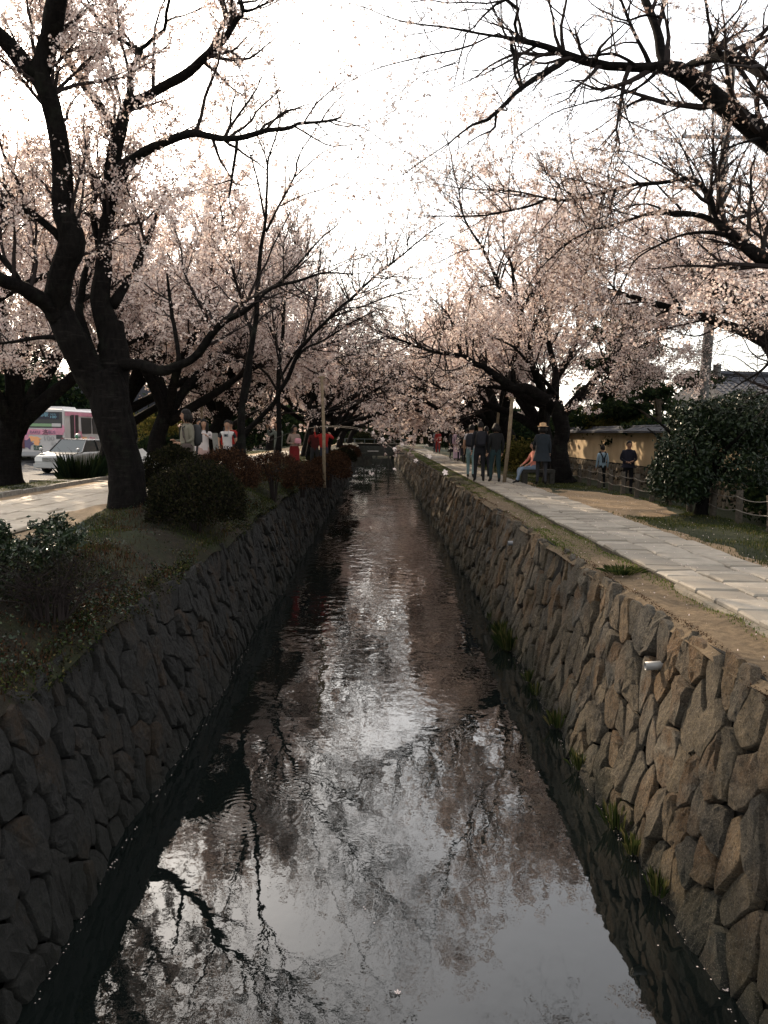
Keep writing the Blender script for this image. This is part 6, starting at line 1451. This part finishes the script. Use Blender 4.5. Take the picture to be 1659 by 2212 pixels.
def bus():
    W, L, H = 2.46, 10.2, 2.98; root = empty('bus', (-18.35, 45.0, 1.30), R_(-3.0)); tag(root, 'white city bus with pink and orange leaf livery seen from behind', 'bus')
    white = simple('bus_white', (.42, .40, .385), .4); pink = simple('bus_pink', (.50, .20, .27), .4, var=.25, scale=2); org = simple('bus_orange', (.70, .33, .14), .4); pur = simple('bus_purple', (.09, .07, .14), .4); grn = simple('bus_green', (.20, .30, .17), .5); blue = simple('bus_blue', (.05, .14, .42), .4); dark = simple('bus_black', (.015, .016, .018), .3); ink = simple('bus_ink', (.04, .04, .05), .5); led = simple('bus_display', (.16, .34, .42), .4); grey = simple('bus_grey', (.30, .30, .30), .5)
    def sec(y, k): 
        w_, b, t = W / 2 * k, .34, H - (1 - k) * 1.2; r = .12
        return [(-w_, y, b), (w_, y, b), (w_, y, t - 1.1), (w_ - .03, y, t - r), (w_ - .12, y, t - .02), (0, y, t), (-w_ + .12, y, t - .02), (-w_ + .03, y, t - r), (-w_, y, t - 1.1)]
    mb = MB(); loft(mb, [sec(0, .975), sec(.06, 1), sec(L - .06, 1), sec(L, .97)]); mb.build('body', white, root)
    MB().box((0, 1.6, H + .06), (1.7, 1.9, .16), taper=.9).build('roof_unit', white, root); MB().box((0, 6, H + .04), (1.5, 2.4, .12), taper=.9).build('roof_unit', white, root)
    rw = MB().box((0, -.012, 2.37), (2.18, .03, .88)).build('rear_window', dark, root)
    MB().box((-.02, -.035, 2.08), (2.02, .02, .16)).build('sign_band', grn, rw); MB().box((.78, -.04, 2.09), (.5, .02, .17)).build('sign_band', white, rw); MB().box((-.94, -.04, 2.05), (.3, .02, .18)).build('sign_band', blue, rw)
    MB().box((.18, -.030, 2.58), (1.5, .02, .36)).build('display', ink, rw)
    text_obj('京都駅', .25, led, rw, (-.02, -.045, 2.63)); text_obj('100', .20, led, rw, (.60, -.045, 2.52), sc=(1.3, 1, 1)); text_obj('清水寺', .11, led, rw, (-.42, -.045, 2.66)); text_obj('Kyoto Sta.', .08, led, rw, (.62, -.045, 2.68)); text_obj('乗降中', .10, white, rw, (-.94, -.055, 2.05))
    def blob(cx, cz, rx, rz_, col, seed, ax='y', off=-.026, pts=14, spike=.25):
        r = random.Random(seed); v = []
        for k in range(pts):
            a = 2 * math.pi * k / pts; f = 1 - (spike if k % 2 else 0) + r.uniform(-.06, .06)
            p = (cx + rx * f * math.cos(a), cz + rz_ * f * math.sin(a)); v.append((p[0], off, p[1]) if ax == 'y' else (off, p[0], p[1]))
        v2 = [(a + (0, .012)[ax == 'y'] * 1, b, c) if False else ((a, b + .02, c) if ax == 'y' else (a - .02, b, c)) for a, b, c in v]
        f = [tuple(range(pts))[::-1] if ax == 'y' else tuple(range(pts))] + [(i, (i + 1) % pts, pts + (i + 1) % pts, pts + i) for i in range(pts)]
        return MB().add(v + v2, f).build('livery', col, root)
    MB().box((0, -.015, 1.70), (2.30, .02, .30)).build('livery', pink, root)
    blob(.88, 1.86, .36, .32, pink, 1, pts=18, spike=.04); blob(-.55, 1.32, .46, .16, org, 2, off=-.030); blob(-.35, 1.18, .20, .30, org, 9, off=-.032); blob(-.83, 1.05, .36, .36, pur, 3, off=-.034, pts=10, spike=.45); blob(-.95, 1.40, .22, .2, pink, 4, off=-.031)
    MB().box((-1.0, -.04, 1.70), (.24, .02, .30)).build('badge', blue, root); text_obj('♿', .2, white, root, (-1.0, -.055, 1.70))
    text_obj('RAKU', .22, pur, root, (-.42, -.05, 1.68)); text_obj('洛', .34, ink, root, (.15, -.05, 1.66)); text_obj('BUS', .24, pur, root, (.52, -.05, 1.68)); text_obj('100', .34, grey, root, (.32, -.05, 1.34), sc=(1.3, 1, 1)); text_obj('号系統', .20, grey, root, (.72, -.05, 1.05))
    MB().box((.92, -.02, 1.45), (.34, .02, .22)).build('vent', dark, root); pl = MB().box((-.28, -.04, .84), (.46, .03, .25)).build('licence_plate', simple('plate_green', (.03, .07, .05), .5), root); text_obj('12-41', .17, white, pl, (-.28, -.062, .82)); text_obj('京都 200', .06, white, pl, (-.28, -.062, .925))
    MB().box((0, -.06, .50), (2.44, .16, .22)).build('bumper', grey, root)
    for w_ in (-1, 1): MB().box((w_ * 1.10, -.03, 1.10), (.16, .04, .62)).build('tail_light', simple('lamp_red', (.10, .015, .015), .3), root)
    sx = W / 2
    MB().box((sx + .004, 1.25, 1.72), (.03, 1.05, 1.9)).build('side_door', dark, root); MB().box((sx + .01, 1.25, 1.72), (.03, .08, 1.9)).build('door_post', pink, root)
    for y0, y1 in ((2.2, 3.6), (3.75, 5.2), (5.35, 6.8), (6.95, 8.4)): MB().box((sx + .002, (y0 + y1) / 2, 2.08), (.03, y1 - y0, .92)).build('side_window', dark, root)
    MB().box((sx + .006, 5.0, 2.72), (.02, 9.8, .22)).build('livery', pink, root); blob(2.3, 1.15, .9, .35, org, 5, 'x', sx + .02); blob(3.6, 1.1, .7, .4, pink, 6, 'x', sx + .024); blob(1.9, 1.5, .4, .35, pink, 7, 'x', sx + .028)
    for y in (2.9, 8.3):
        for w_ in (-1, 1): wheel(root, w_ * (W / 2 - .14), y, .47, .28)
    # underside filler keeps the body off the road
    MB().box((0, L / 2, .30), (1.9, L - 1, .12)).build('underside', dark, root)
bus()

def taxi():
    root = empty('car', (xat(120, 35.0), 34.5, 1.30), R_(-10)); tag(root, 'white and black saloon taxi with a lamp on its roof parked facing the canal path', 'car')
    blk = simple('car_black', (.012, .012, .014), .18); wh = simple('car_white', (.30, .30, .29), .3); gl = simple('windscreen', (.04, .05, .05), .1); chrome = simple('chrome', (.5, .5, .5), .2, 1)
    def s(y, w_, b, t): return [(-w_ * .94, y, b), (w_ * .94, y, b), (w_, y, b + .2), (w_, y, t - .08), (w_ * .93, y, t), (0, y, t + .025), (-w_ * .93, y, t), (-w_, y, t - .08), (-w_, y, b + .2)]
    mb = MB(); loft(mb, [s(0, .74, .30, .66), s(.06, .80, .22, .74), s(.5, .84, .20, .82), s(1.25, .85, .20, .90), s(3.3, .85, .20, .94), s(4.3, .82, .22, .90), s(4.5, .76, .30, .80)]); mb.build('body', wh, root, True)
    MB().prism([(.35, .80), (1.25, .915), (1.25, .93), (.35, .83)], -.78, .78, 'x').build('bonnet', blk, root)
    cab = [(1.10, .90, .78), (1.75, 1.42, .60), (3.2, 1.42, .60), (3.9, .93, .76)]
    mb = MB(); v = [(-w_, y, z) for y, z, w_ in cab] + [(w_, y, z) for y, z, w_ in cab]
    mb.add(v, [(0, 4, 5, 1), (2, 6, 7, 3), (0, 1, 2, 3), (7, 6, 5, 4)]); gl_o = mb.build('windows', gl, root)
    MB().box((0, 2.48, 1.43), (1.24, 1.5, .05), taper=.93).build('roof', blk, root)
    for w_ in (-1, 1):
        MB().tube([(w_ * .79, 1.08, .90), (w_ * .61, 1.75, 1.42)], .028, 6).build('pillar', blk, root); MB().tube([(w_ * .77, 3.9, .93), (w_ * .61, 3.2, 1.42)], .04, 6).build('pillar', blk, root); MB().tube([(w_ * .80, 2.45, .93), (w_ * .61, 2.45, 1.42)], .03, 6).build('pillar', blk, root)
        m = MB().ell((w_ * .86, .62, 1.02), (.10, .05, .07), 12, 8).build('mirror', wh, root, True); MB().tube([(w_ * .86, .62, .96), (w_ * .80, .66, .84)], .015, 6).build('stalk', blk, m)
        MB().box((w_ * .60, .02, .60), (.34, .06, .14)).build('headlight', simple('lamp_glass', (.6, .6, .58), .15), root)
        for y in (.85, 3.55): wheel(root, w_ * .74, y, .31, .19)
        MB().tube([(w_ * .25, 1.14, .94), (w_ * .25 - .3, 1.35, 1.10)], .008, 5).build('wiper', blk, root)
    gr = empty('grille', (0, 0, 0)); gr.parent = root
    MB().box((0, 0, .60), (.80, .05, .16)).build('frame', blk, gr)
    for k in range(4): MB().box((0, -.028, .54 + .04 * k), (.78, .015, .012)).build('bar', chrome, gr)
    MB().box((0, -.04, .34), (1.55, .12, .16)).build('bumper', wh, root)
    lp = MB().ell((0, 2.1, 1.58), (.15, .09, .12), 14, 10).build('roof_lamp', wh, root, True)
    gm = simple('emblem_green', (.02, .16, .06), .4); mb = MB()
    for a in (90, 210, 330): mb.ell((.045 * math.cos(R_(a)), 2.1 - .088, 1.58 + .045 * math.sin(R_(a))), (.040, .012, .040), 10, 6)
    mb.box((.0, 2.1 - .09, 1.53), (.014, .01, .08)); mb.build('clover_emblem', gm, lp)
taxi()
# scrap of hedge foliage and distant dark kerb stones keep the verge lived-in
